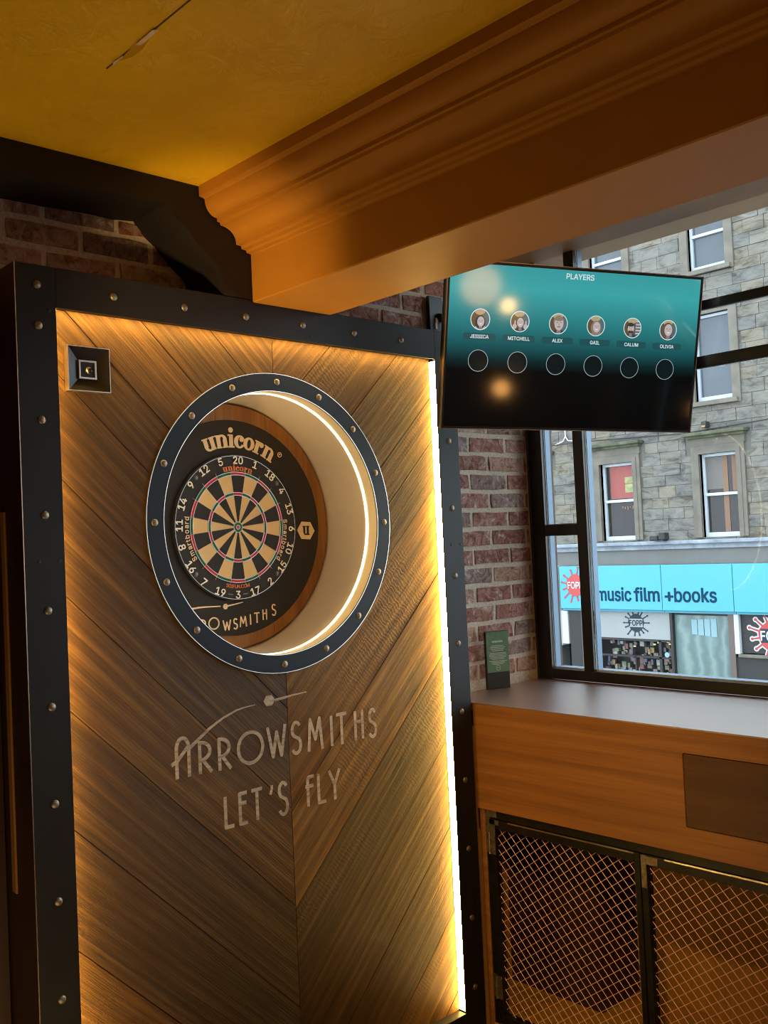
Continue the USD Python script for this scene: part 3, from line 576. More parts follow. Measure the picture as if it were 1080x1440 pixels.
for k, num in enumerate(ORDER):
    a = ROT + 2 * S9 * k; deg = 18 * k
    obj('number', around(text(str(num), 0.0225, 0.0012), 0.2075, a, flipped=108 < deg < 262), 'number_white', db)
for a in (46, 134, 226, 314): obj('sensor_stud', dome((0.208 * math.sin(math.radians(a) + ROT), 0.0014, ZD + 0.208 * math.cos(math.radians(a) + ROT)), 0.0085, 0.002), 'board_metal', db, smooth=40)
for m in slab_word('unicorn', 0.0150, 0.1815, ROT + math.radians(-17.5), ROT + math.radians(17.5), 0.0002, 0.0015): obj('board_letter', m, 'print_orange', db)
def arc_word(word, h, r, mid, span, y, flipped=False, gap=0.08):
    ms = [text(c, h, 0.0012, True) for c in word]; ws = [max(m.bounds[1, 0] - m.bounds[0, 0], h * 0.3) + h * gap for m in ms]; tot, x = sum(ws), 0
    for m, w in zip(ms, ws):
        f = (x + w / 2) / tot - 0.5; x += w
        a = mid + span * (-f if flipped else f)
        m.apply_translation([0, y, 0]); yield around(m, r, a, flipped)
for m in arc_word('Smartboard', 0.0150, 0.1830, ROT + math.radians(102), math.radians(44), 0.001): obj('board_letter', m, 'print_cream', db)
for m in arc_word('Smartboard', 0.0150, 0.1830, ROT + math.radians(257), math.radians(44), 0.001): obj('board_letter', m, 'print_cream', db)
for m in arc_word('501FUN.COM', 0.0108, 0.1825, ROT + math.radians(180), math.radians(27), 0.001, True): obj('board_letter', m, 'print_orange', db)
for a in (187.5, 172.5): obj('small_print', around(xz(sbox(-0.009, -0.0016, 0.009, 0.0016), 0.0002, 0.0015), 0.2075, ROT + math.radians(a)), 'board_metal', db)

# square camera housing in the top left corner of the planks
hs = thing('camera_housing', 'small square black camera housing at the top left of the planks', 'camera housing', loc=(-0.5878, YP, 2.1315))
cx_, cz_, r0, r1 = -0.5878, 2.1315, 0.0565, 0.0225
def sq(r, cx=cx_, cz=cz_): return sbox(cx - r, cz - r, cx + r, cz + r)
obj('rim', xz(sq(r0).difference(sq(r0 - 0.0018)), YP - 0.022, YP - 0.0005), 'bare_steel', hs, label='thin bright rim of the housing')
V = []
for r, y in ((r0 - 0.0018, YP - 0.0215), (r1, YP - 0.006)): V += [(cx_ - r, y, cz_ - r), (cx_ + r, y, cz_ - r), (cx_ + r, y, cz_ + r), (cx_ - r, y, cz_ + r)]
for k in range(4):
    a, b = k, (k + 1) % 4
    q = np.array([V[a], V[b], V[4 + b], V[4 + a]]); q2 = q + [0, 0.0015, 0]
    obj('funnel_side', trimesh.convex.convex_hull(np.vstack([q, q2])), 'gloss_black', hs)
obj('camera_bezel', xz(sq(r1 + 0.001).difference(sq(r1 - 0.0035)), YP - 0.013, YP - 0.004), 'bare_steel', hs)
obj('camera_face', xz(sq(r1 - 0.0035), YP - 0.008, YP - 0.004), 'gloss_black', hs)
obj('lens', dome((cx_ + 0.004, YP - 0.008, cz_ - 0.001), 0.0095, 0.007), 'bare_steel', hs, smooth=40)
obj('lens_glass', dome((cx_ + 0.006, YP - 0.0135, cz_ - 0.002), 0.0065, 0.004), 'gloss_black', hs, smooth=40)

# ------------------------------------------------------------ counter under the window
ZC, XC, YE = 1.1026, 0.764, -3.2
wt = obj('worktop', cat_([bx(XC - 0.0005, XWIN - 0.004, YW - 0.013, YE, ZC - 0.004, ZC), bx(XC + 0.021, XWIN - 0.004, YW - 0.013, YE, 1.073, ZC - 0.0039)]), 'worktop_wood', smooth=20, label='long brown wooden worktop under the street window', cat='worktop')
cb = thing('counter_cabinet', 'brown wooden counter front with flush drawer below the worktop', 'counter', loc=(XC, -1.5, 0))
fas = sbox(0.2425, 0.747, 3.2, ZC - 0.0042)
dr = sbox(1.0367, 0.829, 1.72, 1.0256).buffer(0.006, quad_segs=4)
obj('fascia', yz(fas.difference(dr), XC, XC + 0.020), 'counter_wood', cb)
obj('drawer_front', yz(dr.buffer(-0.0028, quad_segs=4), XC + 0.001, XC + 0.019), 'drawer_wood', cb, label='darker flush drawer front')
obj('backing', bx(XC + 0.0205, XC + 0.03, -0.98, -1.80, 0.80, 1.05), 'dark_wood', cb)
obj('leg', bev(XC + 0.008, XC + 0.06, -0.243, -0.266, 0, 0.747), 'counter_wood', cb)
obj('end_panel', bx(XC + 0.06, XWIN - 0.06, -0.09, -0.105, 0.03, 1.07), 'inner_wood', cb)
obj('inner_back', bx(XWIN - 0.05, XWIN - 0.03, -0.105, YE, 0.03, 1.07), 'inner_wood', cb)
obj('base_shelf', bx(XC + 0.01, XWIN - 0.05, -0.105, YE, 0.0, 0.03), 'inner_wood', cb)
obj('inner_box', bx(1.06, XWIN - 0.052, -0.106, -0.50, 0.0305, 1.07), 'dark_wood', cb, label='dark block standing in for shade inside the counter')  # shade inside the counter, built as a dark block

XG = 0.784
gt = thing('mesh_gate', 'black steel gates with diagonal copper wire mesh under the counter', 'mesh gate', loc=(XG, -0.9, 0))
obj('outer_frame', cat_([bev(XG - 0.010, XG + 0.02, -0.268, -2.2, 0.717, 0.746), bev(XG - 0.010, XG + 0.02, -0.268, -0.288, 0.031, 0.717)]), 'gate_steel', gt)
def gate(y0, y1):
    z0, z1, w = 0.038, 0.716, 0.022
    obj('gate_stile', bev(XG - 0.016, XG + 0.012, y0, y0 - w, z0, z1, 0.0015), 'gate_steel', gt)
    obj('gate_stile', bev(XG - 0.016, XG + 0.012, y1 + w * 0.86, y1, z0, z1, 0.0015), 'gate_steel', gt)
    obj('gate_rail', bev(XG - 0.016, XG + 0.012, y0 - w, y1 + w * 0.86, z1 - 0.029, z1, 0.0015), 'gate_steel', gt)
    obj('gate_rail', bev(XG - 0.016, XG + 0.012, y0 - w, y1 + w * 0.86, z0, z0 + 0.03, 0.0015), 'gate_steel', gt)
    obj('ground_edge', bx(XG - 0.0166, XG - 0.012, y0 - 0.08, y1 + 0.02, z1 - 0.004, z1 + 0.0008), 'painted_highlight', gt, label='gold strip painted as a highlight on the gate top edge')  # highlight on the rail edge, put in as a gold strip
    yc = y0 - w
    area = sbox(-yc, z0 + 0.03, -(y1 + w * 0.86), z1 - 0.029)
    for sl, c0, ph, xo in ((-1.09, 0.0387, 0.6895 - 1.09 * 0.4203 + 1.09 * 0.8406, -0.0012), (0.713, 0.0319, 0.0787 - 0.713 * 0.3511, 0.0012)):
        base = (0.6895 + 1.09 * 0.4203) if sl < 0 else ph
        for k in range(-60, 61):
            c = base + k * c0
            ln = LineString([(0.0, c), (3.0, c + sl * 3.0)]).intersection(area)
            if ln.is_empty or ln.length < 0.012: continue
            (a, b), (e, f) = ln.coords[0], ln.coords[-1]
            obj('wire', tube((XG + xo, -a, b), (XG + xo, -e, f), 0.00115, 5), 'copper_wire', gt, smooth=True)
gate(-0.290, -0.870); gate(-0.8725, -1.46)
weld = [bev(XG - 0.0175, XG - 0.0155, -0.272, -0.330, 0.700, 0.7165, 0.0005), bev(XG - 0.0175, XG - 0.0155, -0.290, -0.313, 0.66, 0.7165, 0.0005)]
obj('weld_plate', cat_([bev(XG - 0.0118, XG - 0.0098, -0.269, -0.318, 0.722, 0.745, 0.0004), bev(XG - 0.0118, XG - 0.0098, -0.269, -0.287, 0.66, 0.722, 0.0004)]), 'weld_steel', gt)
obj('weld_plate', cat_(weld), 'weld_steel', gt)
obj('weld_plate', cat_([bev(XG - 0.0175, XG - 0.0155, -0.874, -0.892, 0.62, 0.715, 0.0005), bev(XG - 0.0175, XG - 0.0155, -0.892, -0.93, 0.69, 0.713, 0.0005)]), 'weld_steel', gt)
for z in (0.60, 0.12):
    obj('hinge', cat_([tube((XG - 0.018, -0.2895, z), (XG - 0.018, -0.2895, z + 0.075), 0.0055, 10), bev(XG - 0.0178, XG - 0.0155, -0.291, -0.312, z, z + 0.075, 0.0005), bev(XG - 0.012, XG - 0.0098, -0.270, -0.288, z, z + 0.075, 0.0005)]), 'weld_steel', gt, smooth=30)

# little box card standing on the worktop against the bricks
P1, P2 = np.array([1.000, -0.108]), np.array([1.088, -0.142])
ux = (P2 - P1) / np.linalg.norm(P2 - P1); W_ = np.linalg.norm(P2 - P1); yv = np.array([-ux[1], ux[0]])
rot = np.array([[ux[0], yv[0], 0], [ux[1], yv[1], 0], [0, 0, 1.0]])
mid = (P1 + P2) / 2
cd = thing('leaflet_box', 'small green and black printed box standing on the worktop', 'leaflet box', loc=(mid[0], mid[1], ZC), rot=rot)
H_ = 0.213; hw = W_ / 2
obj('body', bev(-hw, hw, 0, 0.016, 0.0005, H_, 0.001), 'card_dark', cd)
obj('front_print', bx(-hw + 0.0015, hw - 0.0015, -0.0006, 0.0003, 0.062, H_ - 0.0015), 'card_green', cd, label='green printed upper front')
tl = []
for k, (w, z) in enumerate([(0.44, 0.158), (0.56, 0.152), (0.50, 0.146), (0.42, 0.140), (0.60, 0.131), (0.64, 0.1255), (0.64, 0.120), (0.60, 0.1145), (0.46, 0.109), (0.66, 0.1015), (0.5, 0.096), (0.38, 0.0905)]):
    tl.append(bx(-w * hw * 1.2, w * hw * 1.2, -0.0009, -0.0005, z, z + 0.0022))
obj('print_lines', cat_(tl), 'card_print', cd)
obj('print_heading', cat_([bx(-0.022 + 0.0056 * k, -0.0178 + 0.0056 * k, -0.0009, -0.0005, 0.171, 0.178) for k in range(8)]), 'card_print', cd)
m = xz(disc(0, 0.078, 0.010, 24).difference(disc(0, 0.078, 0.0085, 24)).difference(sbox(-0.02, 0.0755, 0.02, 0.0805)).union(sbox(-0.009, 0.0772, 0.009, 0.0788)), -0.0009, -0.0004); obj('print_emblem', m, 'card_print', cd)

# ------------------------------------------------------------ television on its bracket
TVR = np.array([[0.9039, 0.4229, -0.0638], [-0.427, 0.8837, -0.1917], [-0.0247, 0.2005, 0.9794]])
TVC = np.array([0.8905, -0.6533, 2.2554]); TVS = 0.9622   # a 41-inch set
u, s_, vt = np.linalg.svd(TVR); TVR = u @ vt
mat('tv_screen', {
    'tc': ('texture_coordinate', {}), 's': ('separate_xyz', {}), 'mr': ('map_range', {'from_min': -0.27, 'from_max': 0.27, 'to_min': 0.0, 'to_max': 1.0, 'clamp': True}),
    'r': ('rgb_ramp', {'ramp': [(0.0, (0.0008, 0.001, 0.001)), (0.36, (0.001, 0.0025, 0.0028)), (0.42, (0.003, 0.020, 0.023)), (0.52, (0.010, 0.095, 0.105)), (0.66, (0.022, 0.205, 0.215)), (0.85, (0.044, 0.36, 0.375)), (1.0, (0.040, 0.31, 0.32))]}),
    'p': ('principled_bsdf', {'base_color': (0.006, 0.006, 0.006), 'roughness': 0.07, 'specular_ior_level': 0.6, 'emission_strength': 1.0})},
    [('tc.object', 's.vector'), ('s.z', 'mr.value'), ('mr.result', 'r.fac'), ('r.color', 'p.emission_color')])
screen_print('screen_white', (0.62, 0.74, 0.76), 1.0); screen_print('screen_grey', (0.36, 0.42, 0.43), 1.0)
screen_print('screen_pill', (0.012, 0.078, 0.088), 1.0); screen_print('screen_slot', (0.0015, 0.008, 0.009), 1.0)
screen_print('screen_dusk', (0.115, 0.085, 0.045), 1.0); screen_print('screen_glow', (0.42, 0.34, 0.20), 1.0); screen_print('screen_skin', (0.50, 0.43, 0.43), 1.0); screen_print('screen_skin_shade', (0.24, 0.19, 0.185), 1.0)
screen_print('screen_hair_dark', (0.045, 0.04, 0.04), 1.0); screen_print('screen_hair_fair', (0.24, 0.19, 0.15), 1.0); screen_print('screen_hair_brown', (0.12, 0.085, 0.06), 1.0); screen_print('screen_cloth', (0.03, 0.06, 0.07), 1.0); screen_print('screen_blue', (0.08, 0.15, 0.17), 1.0)
tv = thing('television', 'slim black television tilted on the wall showing six players', 'television', loc=TVC, rot=TVR * TVS)
w2, h2 = 0.475, 0.2708
obj('cabinet', bev(-w2 + 0.002, w2 - 0.002, 0.004, 0.040, -h2 + 0.002, h2 - 0.002, 0.003), 'tv_black', tv)
obj('bezel', xz(sbox(-w2 + 0.0015, -h2 + 0.0015, w2 - 0.0015, h2 - 0.0015).difference(sbox(-0.4655, -0.2615, 0.4655, 0.2600)), -0.001, 0.004), 'tv_black', tv)
obj('trim', xz(sbox(-w2, -h2, w2, h2).difference(sbox(-w2 + 0.0025, -h2 + 0.0025, w2 - 0.0025, h2 - 0.0025)), -0.0018, 0.010), 'tv_silver', tv, label='thin silver edge of the television')
scr = obj('screen', bx(-0.4655, 0.4655, 0.0005, 0.004, -0.2615, 0.2600), 'tv_screen', tv, label='glossy teal and black screen')
def onscreen(name, g, m, y=0.0002, par=None): return obj(name, xz(g, y, 0.0006), m, par or scr)
scr.off = np.zeros(3)
def scr_text(s, h, x, z):
    m = text(s, h, 0.0003); m.apply_translation([x, 0.0003, z]); obj('screen_text', m, 'screen_white', scr)
scr_text('PLAYERS', 0.0175, -0.0015, 0.2405)
E = lambda x, z, a, b, n=24: Polygon([(x + a * math.cos(t), z + b * math.sin(t)) for t in np.linspace(0, 2 * math.pi, n, endpoint=False)])
NAMES = ['JESSICA', 'MITCHELL', 'ALEX', 'GAIL', 'CALUM', 'OLIVIA']
HAIR = ['screen_hair_dark', 'screen_hair_brown', 'screen_hair_fair', 'screen_hair_fair', 'screen_hair_dark', 'screen_hair_brown']
for k in range(6):
    x = -0.3536 + k * 0.14075; z = 0.0850 - 0.0004 * k; r = 0.0345
    c = E(x, z, r, r, 36)
    onscreen('portrait_backdrop', c, 'screen_dusk', 0.0003)
    onscreen('portrait_light', c.intersection(E(x - 0.003, z + 0.034, 0.022, 0.020)), 'screen_glow', 0.0002)
    onscreen('portrait_curtain', c.intersection(sbox(x + 0.010, z - 0.04, x + 0.04, z + 0.022)), 'screen_blue', 0.00022)
    fx, fz, fr_ = x + [0.002, 0.002, 0.002, 0.003, -0.006, 0.001][k], z + [-0.007, -0.003, 0.0, -0.004, -0.002, 0.0][k], [0.0125, 0.012, 0.0165, 0.0135, 0.0125, 0.0155][k]
    onscreen('portrait_shoulders', c.intersection(E(fx, z - 0.040, 0.030, 0.021)), ['screen_skin', 'screen_cloth', 'screen_cloth', 'screen_skin_shade', 'screen_cloth', 'screen_cloth'][k], 0.00016)
    if k in (0, 3, 5): onscreen('portrait_hair', c.intersection(E(fx - 0.002, fz - 0.002, fr_ * 1.45, fr_ * 1.75)), HAIR[k], 0.00014)
    else: onscreen('portrait_hair', c.intersection(E(fx - 0.001, fz + fr_ * 0.45, fr_ * 1.18, fr_ * 1.15)), HAIR[k], 0.00014)
    onscreen('portrait_neck', c.intersection(sbox(fx - fr_ * 0.45, fz - fr_ * 2.2, fx + fr_ * 0.45, fz)), 'screen_skin_shade', 0.0001)
    onscreen('portrait_face', c.intersection(E(fx, fz, fr_, fr_ * 1.3)), 'screen_skin', 0.00006)
    feats = [E(fx - fr_ * 0.4, fz + fr_ * 0.25, fr_ * 0.2, fr_ * 0.11, 8), E(fx + fr_ * 0.4, fz + fr_ * 0.25, fr_ * 0.2, fr_ * 0.11, 8), Polygon([(fx - fr_ * 0.12, fz - fr_ * 0.2), (fx + fr_ * 0.12, fz - fr_ * 0.2), (fx, fz + fr_ * 0.2)])]
    onscreen('portrait_features', c.intersection(unary_union(feats)), 'screen_skin_shade', 0.00002)
    onscreen('portrait_mouth', c.intersection(E(fx, fz - fr_ * 0.58, fr_ * 0.40, fr_ * 0.15, 10)), 'screen_white' if k in (0, 1, 3, 5) else 'screen_skin_shade', 0.00001)
    if k in (2, 4): onscreen('portrait_fringe', c.intersection(E(fx - 0.001, fz + fr_ * 1.0, fr_ * 0.95, fr_ * 0.48)), HAIR[k], 0.00003)
    if k == 4: onscreen('portrait_beard', c.intersection(E(fx, fz - fr_ * 0.85, fr_ * 0.75, fr_ * 0.42)), HAIR[k], 0.00004)
    if k == 4: onscreen('portrait_drape', c.intersection(unary_union([sbox(x + 0.012, z - 0.03 + 0.010 * j, x + 0.034, z - 0.025 + 0.010 * j) for j in range(6)])), 'screen_skin', 0.0002)
    if k == 1:
        for sx in (-0.018, 0.021): onscreen('portrait_hand', c.intersection(unary_union([E(x + sx, z - 0.016, 0.0075, 0.0085), E(x + sx + 0.001, z - 0.004, 0.0025, 0.008)])), 'screen_skin', 0.00005)
    onscreen('portrait_ring', c.difference(E(x, z, r - 0.0027, r - 0.0027, 36)), 'screen_white', 0.0000)
    zp = 0.0303 - 0.0007 * k
    onscreen('name_tag', sbox(x - 0.050, zp - 0.0035, x + 0.050, zp + 0.0035).buffer(0.0075, quad_segs=4), 'screen_pill', 0.00035)
    scr_text(NAMES[k], 0.0112, x, zp)
    ze = -0.0474 - 0.0008 * k
    c = E(x - 0.0005, ze, 0.0355, 0.0355, 36)
    onscreen('empty_slot', c, 'screen_slot', 0.0004)
    onscreen('slot_ring', c.difference(E(x - 0.0005, ze, 0.0337, 0.0337, 36)), 'screen_grey', 0.0002)

br = thing('television_bracket', 'black bracket on the bricks holding the television', 'bracket', loc=(0.84, YW, 2.48))
obj('wall_plate', bev(0.800, 0.872, YW - 0.018, YW - 0.002, 2.415, 2.545), 'bracket_black', br)
pb = TVC + TVR @ np.array([0.0, 0.045, 0.0])
el = np.array([0.95, -0.22, 2.42])
obj('arm', tube((0.845, YW - 0.018, 2.47), el, 0.016, 10), 'bracket_black', br, smooth=40)
obj('arm', tube(el, pb + TVR @ np.array([0, 0.012, 0]), 0.016, 10), 'bracket_black', br, smooth=40)
hp = bev(-0.10, 0.10, 0.0405, 0.052, -0.10, 0.10); hp.vertices = hp.vertices @ TVR.T + TVC; obj('tilt_head', hp, 'bracket_black', br)
obj('cable_tie', cat_([bx(0.826, 0.838, YW - 0.024, YW - 0.018, 2.448, 2.464), bx(0.824, 0.834, YW - 0.023, YW - 0.018, 2.425, 2.447)]), 'off_white', br, label='pale tag on the bracket plate')

# ------------------------------------------------------------ across the street
XF = 16.0
bd = thing('stone_building', 'old grey sandstone building across the street with sash windows', 'building', loc=(XF, 8, -3.6))
COLS = [(11.10, 11.90), (8.80, 9.62), (6.50, 7.28), (4.15, 4.95), (13.4, 14.2), (15.7, 16.5), (18.0, 18.8), (20.3, 21.1), (1.8, 2.6)]
ROWS = [(1.47, 3.11), (4.15, 5.86), (6.75, 8.12)]
openings = [(a, b, c, d) for a, b in COLS for c, d in ROWS]
holes = unary_union([sbox(-b, c, -a, d) for a, b, c, d in openings])
obj('rear_wall', yz(sbox(-24, 1.42, 1, 9.5).difference(holes), XF + 0.03, XF + 0.5), 'stone_mortar', bd)
surr = unary_union([sbox(-b - 0.17, c - (0.10 if c > 3 else 0.0), -a + 0.17, d + 0.17) for a, b, c, d in openings]).union(unary_union([sbox(-b - 0.30, 3.11, -a + 0.30, 3.52) for a, b in COLS]))
def seen(y, z):
    q = np.array([XF, y, z]) - CAM; d = q @ fw; x, yy = 540 + FPX * (q @ rt) / d, 720 - FPX * (q @ up) / d
    if not (-30 < x < 1110 and 200 < yy < 1000): return False
    t = (XWIN - CAM[0]) / (XF - CAM[0]); P = CAM + t * q
    return P[1] < -0.13 and P[2] > 1.0 and not (600 < x < 975 and 385 < yy < 590)
z, row, rest = 1.42, 0, []
stones = 0
while z < 9.3:
    h = random.choice((0.225, 0.24, 0.255, 0.21)); y = -1.0 - random.random() * 0.4
    while y < 24:
        w = random.uniform(0.36, 0.66)
        g = sbox(-(y + w) + 0.0025, z + 0.0025, -y - 0.0025, z + h - 0.0025).difference(surr)
        for p in polys(g):
            a, b, c, d = p.bounds
            if c - a < 0.05 or d - b < 0.04: continue
            e = rng.uniform(0, 0.018)
            if p.area < 0.96 * (c - a) * (d - b):
                mesh = yz(p, XF + e, XF + 0.05)
            else:
                mesh = bev(XF + e, XF + 0.06, -a, -c, b, d, 0.004)
            vis = seen(-(a + c) / 2, (b + d) / 2)
            m_ = 'stone_' + random.choice('aabbccdee')
            if vis and stones < 290:
                obj('stone', mesh, m_, bd); stones += 1
            else: rest.append(mesh)
        y += w
    z += h
obj('far_stonework', cat_(rest), 'stone_b', bd, kind='stuff')

def sash_window(a, b, c, d, style):
    X = XF + 0.10
    f = obj('window', yz(sbox(-b, c, -a, d).difference(sbox(-b + 0.055, c + 0.09, -a - 0.055 + 0.0, d - 0.055)), X, X + 0.08), 'sash_white', bd)
    mid_ = (c + d) / 2 + 0.02
    obj('meeting_rail', bx(X - 0.01, X + 0.06, a + 0.03, b - 0.03, mid_ - 0.028, mid_ + 0.028), 'sash_white', f)
    gm = 'far_glass' if style == 'sky' else 'far_glass_dark'
    for z0, z1 in ((c + 0.09, mid_ - 0.028), (mid_ + 0.028, d - 0.055)):
        obj('pane', bx(X + 0.05, X + 0.07, a + 0.055, b - 0.055, z0, z1), gm, f)
    if style == 'red':
        obj('red_blind', bx(X + 0.04, X + 0.05, a + 0.055, b - 0.16, mid_ + 0.05, d - 0.06), 'far_red', f)
        obj('window_sign', cat_([bx(X + 0.034, X + 0.041, a + 0.06, a + 0.30, mid_ + 0.17, mid_ + 0.35), bx(X + 0.034, X + 0.041, a + 0.06, a + 0.30, mid_ + 0.365, mid_ + 0.50)]), 'far_sign_green', f)
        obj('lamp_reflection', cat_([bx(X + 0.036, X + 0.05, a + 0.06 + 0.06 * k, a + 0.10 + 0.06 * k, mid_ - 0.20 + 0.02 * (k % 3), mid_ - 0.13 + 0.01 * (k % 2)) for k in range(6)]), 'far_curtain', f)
    if style == 'curtain':
        obj('curtain', bx(X + 0.04, X + 0.05, a + 0.27, a + 0.38, c + 0.1, d - 0.06), 'far_curtain', f)
        obj('blind', bx(X + 0.042, X + 0.05, a + 0.38, b - 0.06, mid_ + 0.10, d - 0.06), 'far_blind', f)
        obj('curtain', bx(X + 0.04, X + 0.05, a + 0.06, a + 0.18, mid_ + 0.05, d - 0.06), 'far_curtain', f)
for i, (a, b) in enumerate(COLS):
    for j, (c, d) in enumerate(ROWS):
        sash_window(a, b, c, d, {(1, 0): 'red', (2, 0): 'curtain', (3, 0): 'curtain'}.get((i, j), 'sky'))
        lo = c - (0.10 if j else 0.0)
        sur = sbox(-b - 0.17, lo, -a + 0.17, d + 0.17).difference(sbox(-b, c, -a, d))
        obj('window_surround', yz(sur, XF - 0.03, XF + 0.17), 'stone_trim', bd)
        if j: obj('window_sill', bev(XF - 0.10, XF + 0.12, a - 0.12, b + 0.12, c - 0.10, c - 0.01, 0.008), 'stone_trim', bd)
        else:
            obj('frieze', bx(XF - 0.035, XF + 0.12, a - 0.19, b + 0.19, d + 0.165, d + 0.33), 'stone_trim', bd)
            obj('window_hood', cat_([bev(XF - 0.20, XF + 0.1, a - 0.27, b + 0.27, d + 0.36, d + 0.43, 0.012), bev(XF - 0.12, XF + 0.1, a - 0.22, b + 0.22, d + 0.31, d + 0.37, 0.012)]), 'mossy_stone', bd)
            obj('architrave_step', yz(sbox(-b - 0.09, c, -a + 0.09, d + 0.09).difference(sbox(-b, c, -a, d)), XF - 0.045, XF - 0.028), 'stone_trim', bd)
obj('cornice', cat_([bev(XF - 0.16, XF + 0.2, -1, 24, 1.35, 1.43, 0.015), bx(XF - 0.06, XF + 0.2, -1, 24, 1.26, 1.35)]), 'lead_flashing', bd)
obj('plain_band', bx(XF + 0.0, XF + 0.3, -1, 24, 0.90, 1.26), 'band_render', bd)
obj('roof_slab', bx(XF, XF + 3, -1, 24, 9.5, 9.7), 'band_render', bd)
# shop level
Z0 = -3.6
obj('shop_wall', bx(XF + 0.55, XF + 0.65, -1, 24, Z0, 0.92), 'shop_dark', bd)
obj('shop_soffit', bx(XF + 0.05, XF + 0.6, 1, 10.85, -0.08, -0.03), 'shop_dark', bd)
obj('pilaster', cat_([bev(XF - 0.06, XF + 0.3, 10.83, 11.02, -0.82, 0.965, 0.01)]), 'white_paint', bd)
obj('pilaster', bev(XF - 0.02, XF + 0.3, 10.66, 10.90, -0.78, -0.045, 0.01), 'white_paint', bd)
obj('shop_wall', bx(XF, XF + 0.5, 11.03, 24, Z0, 0.90), 'band_render', bd)
obj('shop_post', bx(XF + 0.0, XF + 0.12, 10.28, 10.62, Z0, -0.04), 'shop_dark', bd)
obj('shop_post', bx(XF - 0.02, XF + 0.1, 10.2, 10.3, Z0, -0.04), 'shop_post', bd)
obj('door_light', bx(XF + 0.05, XF + 0.1, 9.98, 10.14, Z0, -0.55), 'shop_poster', bd)
bl = obj('shop_blind', bx(XF + 0.04, XF + 0.07, 8.135, 9.86, -0.60, -0.03), 'grey_blind', bd, label='pale grey blind with dark splat emblem')
obj('shop_post', bx(XF, XF + 0.1, 8.08, 8.14, Z0, -0.03), 'shop_dark', bd)
obj('shop_rail', bx(XF + 0.02, XF + 0.1, 8.13, 10.0, -0.645, -0.60), 'shop_dark', bd)
obj('shop_rail', bx(XF + 0.02, XF + 0.1, 8.13, 10.0, -0.99, -0.955), 'shop_dark', bd)
obj('shop_post', bx(XF + 0.02, XF + 0.1, 8.37, 8.43, Z0, -0.62), 'shop_dark', bd)
obj('shop_post', bx(XF + 0.02, XF + 0.1, 8.98, 9.01, Z0, -0.96), 'shop_dark', bd)
for k in range(150):                                        # stock seen through the shop window
    y, zz = 8.15 + rng.random() * 1.7, -0.66 - rng.random() * 1.0
    w, h = rng.uniform(0.04, 0.11), rng.uniform(0.05, 0.12)
    obj('stock_box', bx(XF + 0.25 + rng.random() * 0.1, XF + 0.37, y, y + w, zz - h, zz), STOCK[rng.integers(0, 7)], bd)
for y, zz in ((8.52, -0.70), (8.62, -0.74), (8.30, -0.68), (8.26, -0.72), (9.1, -0.80)): obj('shop_lamp', bx(XF + 0.2, XF + 0.22, y, y + 0.05, zz, zz + 0.03), 'shop_lamp', bd)
obj('round_sticker', yz(disc(-8.245, -0.90, 0.055, 20), XF + 0.012, XF + 0.02), 'shop_poster', bd)
obj('door_glass', bx(XF + 0.08, XF + 0.12, 6.86, 8.07, Z0, -0.03), 'shop_glass_teal', bd, label='green shop glass with hanging pale drapes')
obj('door_poster', cat_([bx(XF + 0.07, XF + 0.08, 7.15 + 0.14 * k, 7.27 + 0.14 * k, -0.50 + 0.012 * k, -0.14 - 0.01 * k) for k in range(4)]), 'shop_poster', bd)
obj('shop_post', bx(XF - 0.02, XF + 0.12, 6.74, 6.86, Z0, -0.03), 'shop_post', bd)
obj('shop_post', bev(XF - 0.03, XF + 0.1, 6.64, 6.74, -0.80, -0.03, 0.01), 'white_paint', bd)
rw = obj('shop_window', bx(XF + 0.06, XF + 0.1, 4.4, 6.64, -0.78, -0.03), 'shop_dark', bd, label='dark shop window with red splat emblem')
obj('shop_sill', bev(XF - 0.04, XF + 0.1, 4.4, 6.68, -0.86, -0.80, 0.01), 'stone_trim', bd)
obj('stall_riser', bx(XF + 0.02, XF + 0.1, 4.4, 6.74, Z0, -0.86), 'shop_dark', bd)
obj('shop_wall', bx(XF, XF + 0.5, -1, 4.2, Z0, 0.9), 'band_render', bd)

def splat(cy, cz, r, x, par, ink, letters, outline=None, rays=13, seed=1):
    rg = random.Random(seed)
    core = Polygon([(-cy + r * (1 + 0.04 * math.sin(5 * t)) * math.cos(t), cz + r * (1 + 0.04 * math.cos(4 * t)) * math.sin(t)) for t in np.linspace(0, 2 * math.pi, 48, endpoint=False)])
    sp = [core]
    for k in range(rays):
        t = 2 * math.pi * k / rays + rg.uniform(-0.1, 0.1); l = rg.uniform(1.38, 1.75)
        p0, p1 = np.array([-cy + r * 0.9 * math.cos(t), cz + r * 0.9 * math.sin(t)]), np.array([-cy + r * l * math.cos(t), cz + r * l * math.sin(t)])
        n = np.array([-math.sin(t), math.cos(t)])
        sp += [Polygon([p0 + n * r * 0.07, p1 + n * r * 0.045, p1 - n * r * 0.045, p0 - n * r * 0.07]), Point(*p1).buffer(r * 0.095, quad_segs=4)]
    g = unary_union(sp)
    if outline: obj('splat_outline', yz(g.buffer(r * 0.09, quad_segs=3), x - 0.004, x), outline, par)
    obj('splat', yz(g, x - 0.008, x), ink, par)
    m = text_shape_yz(text('FOPP', r * 0.62, 0.004)); m.apply_scale([1, 0.80, 1]); m.apply_translation([x - 0.010, cy, cz])
    mo = yz(affinity.scale(sbox(-cy - r * 0.82, cz - r * 0.42, -cy + r * 0.82, cz + r * 0.42).buffer(0.01), 1, 1), x - 0.0085, x)
    if outline or ink == 'splat_ink': obj('splat_band', mo, letters[0], par)
    obj('splat_text', m, letters[1], par)
sg = thing('shop_sign', 'bright cyan shop fascia sign reading music film + books', 'shop sign', loc=(XF, 8, 0))
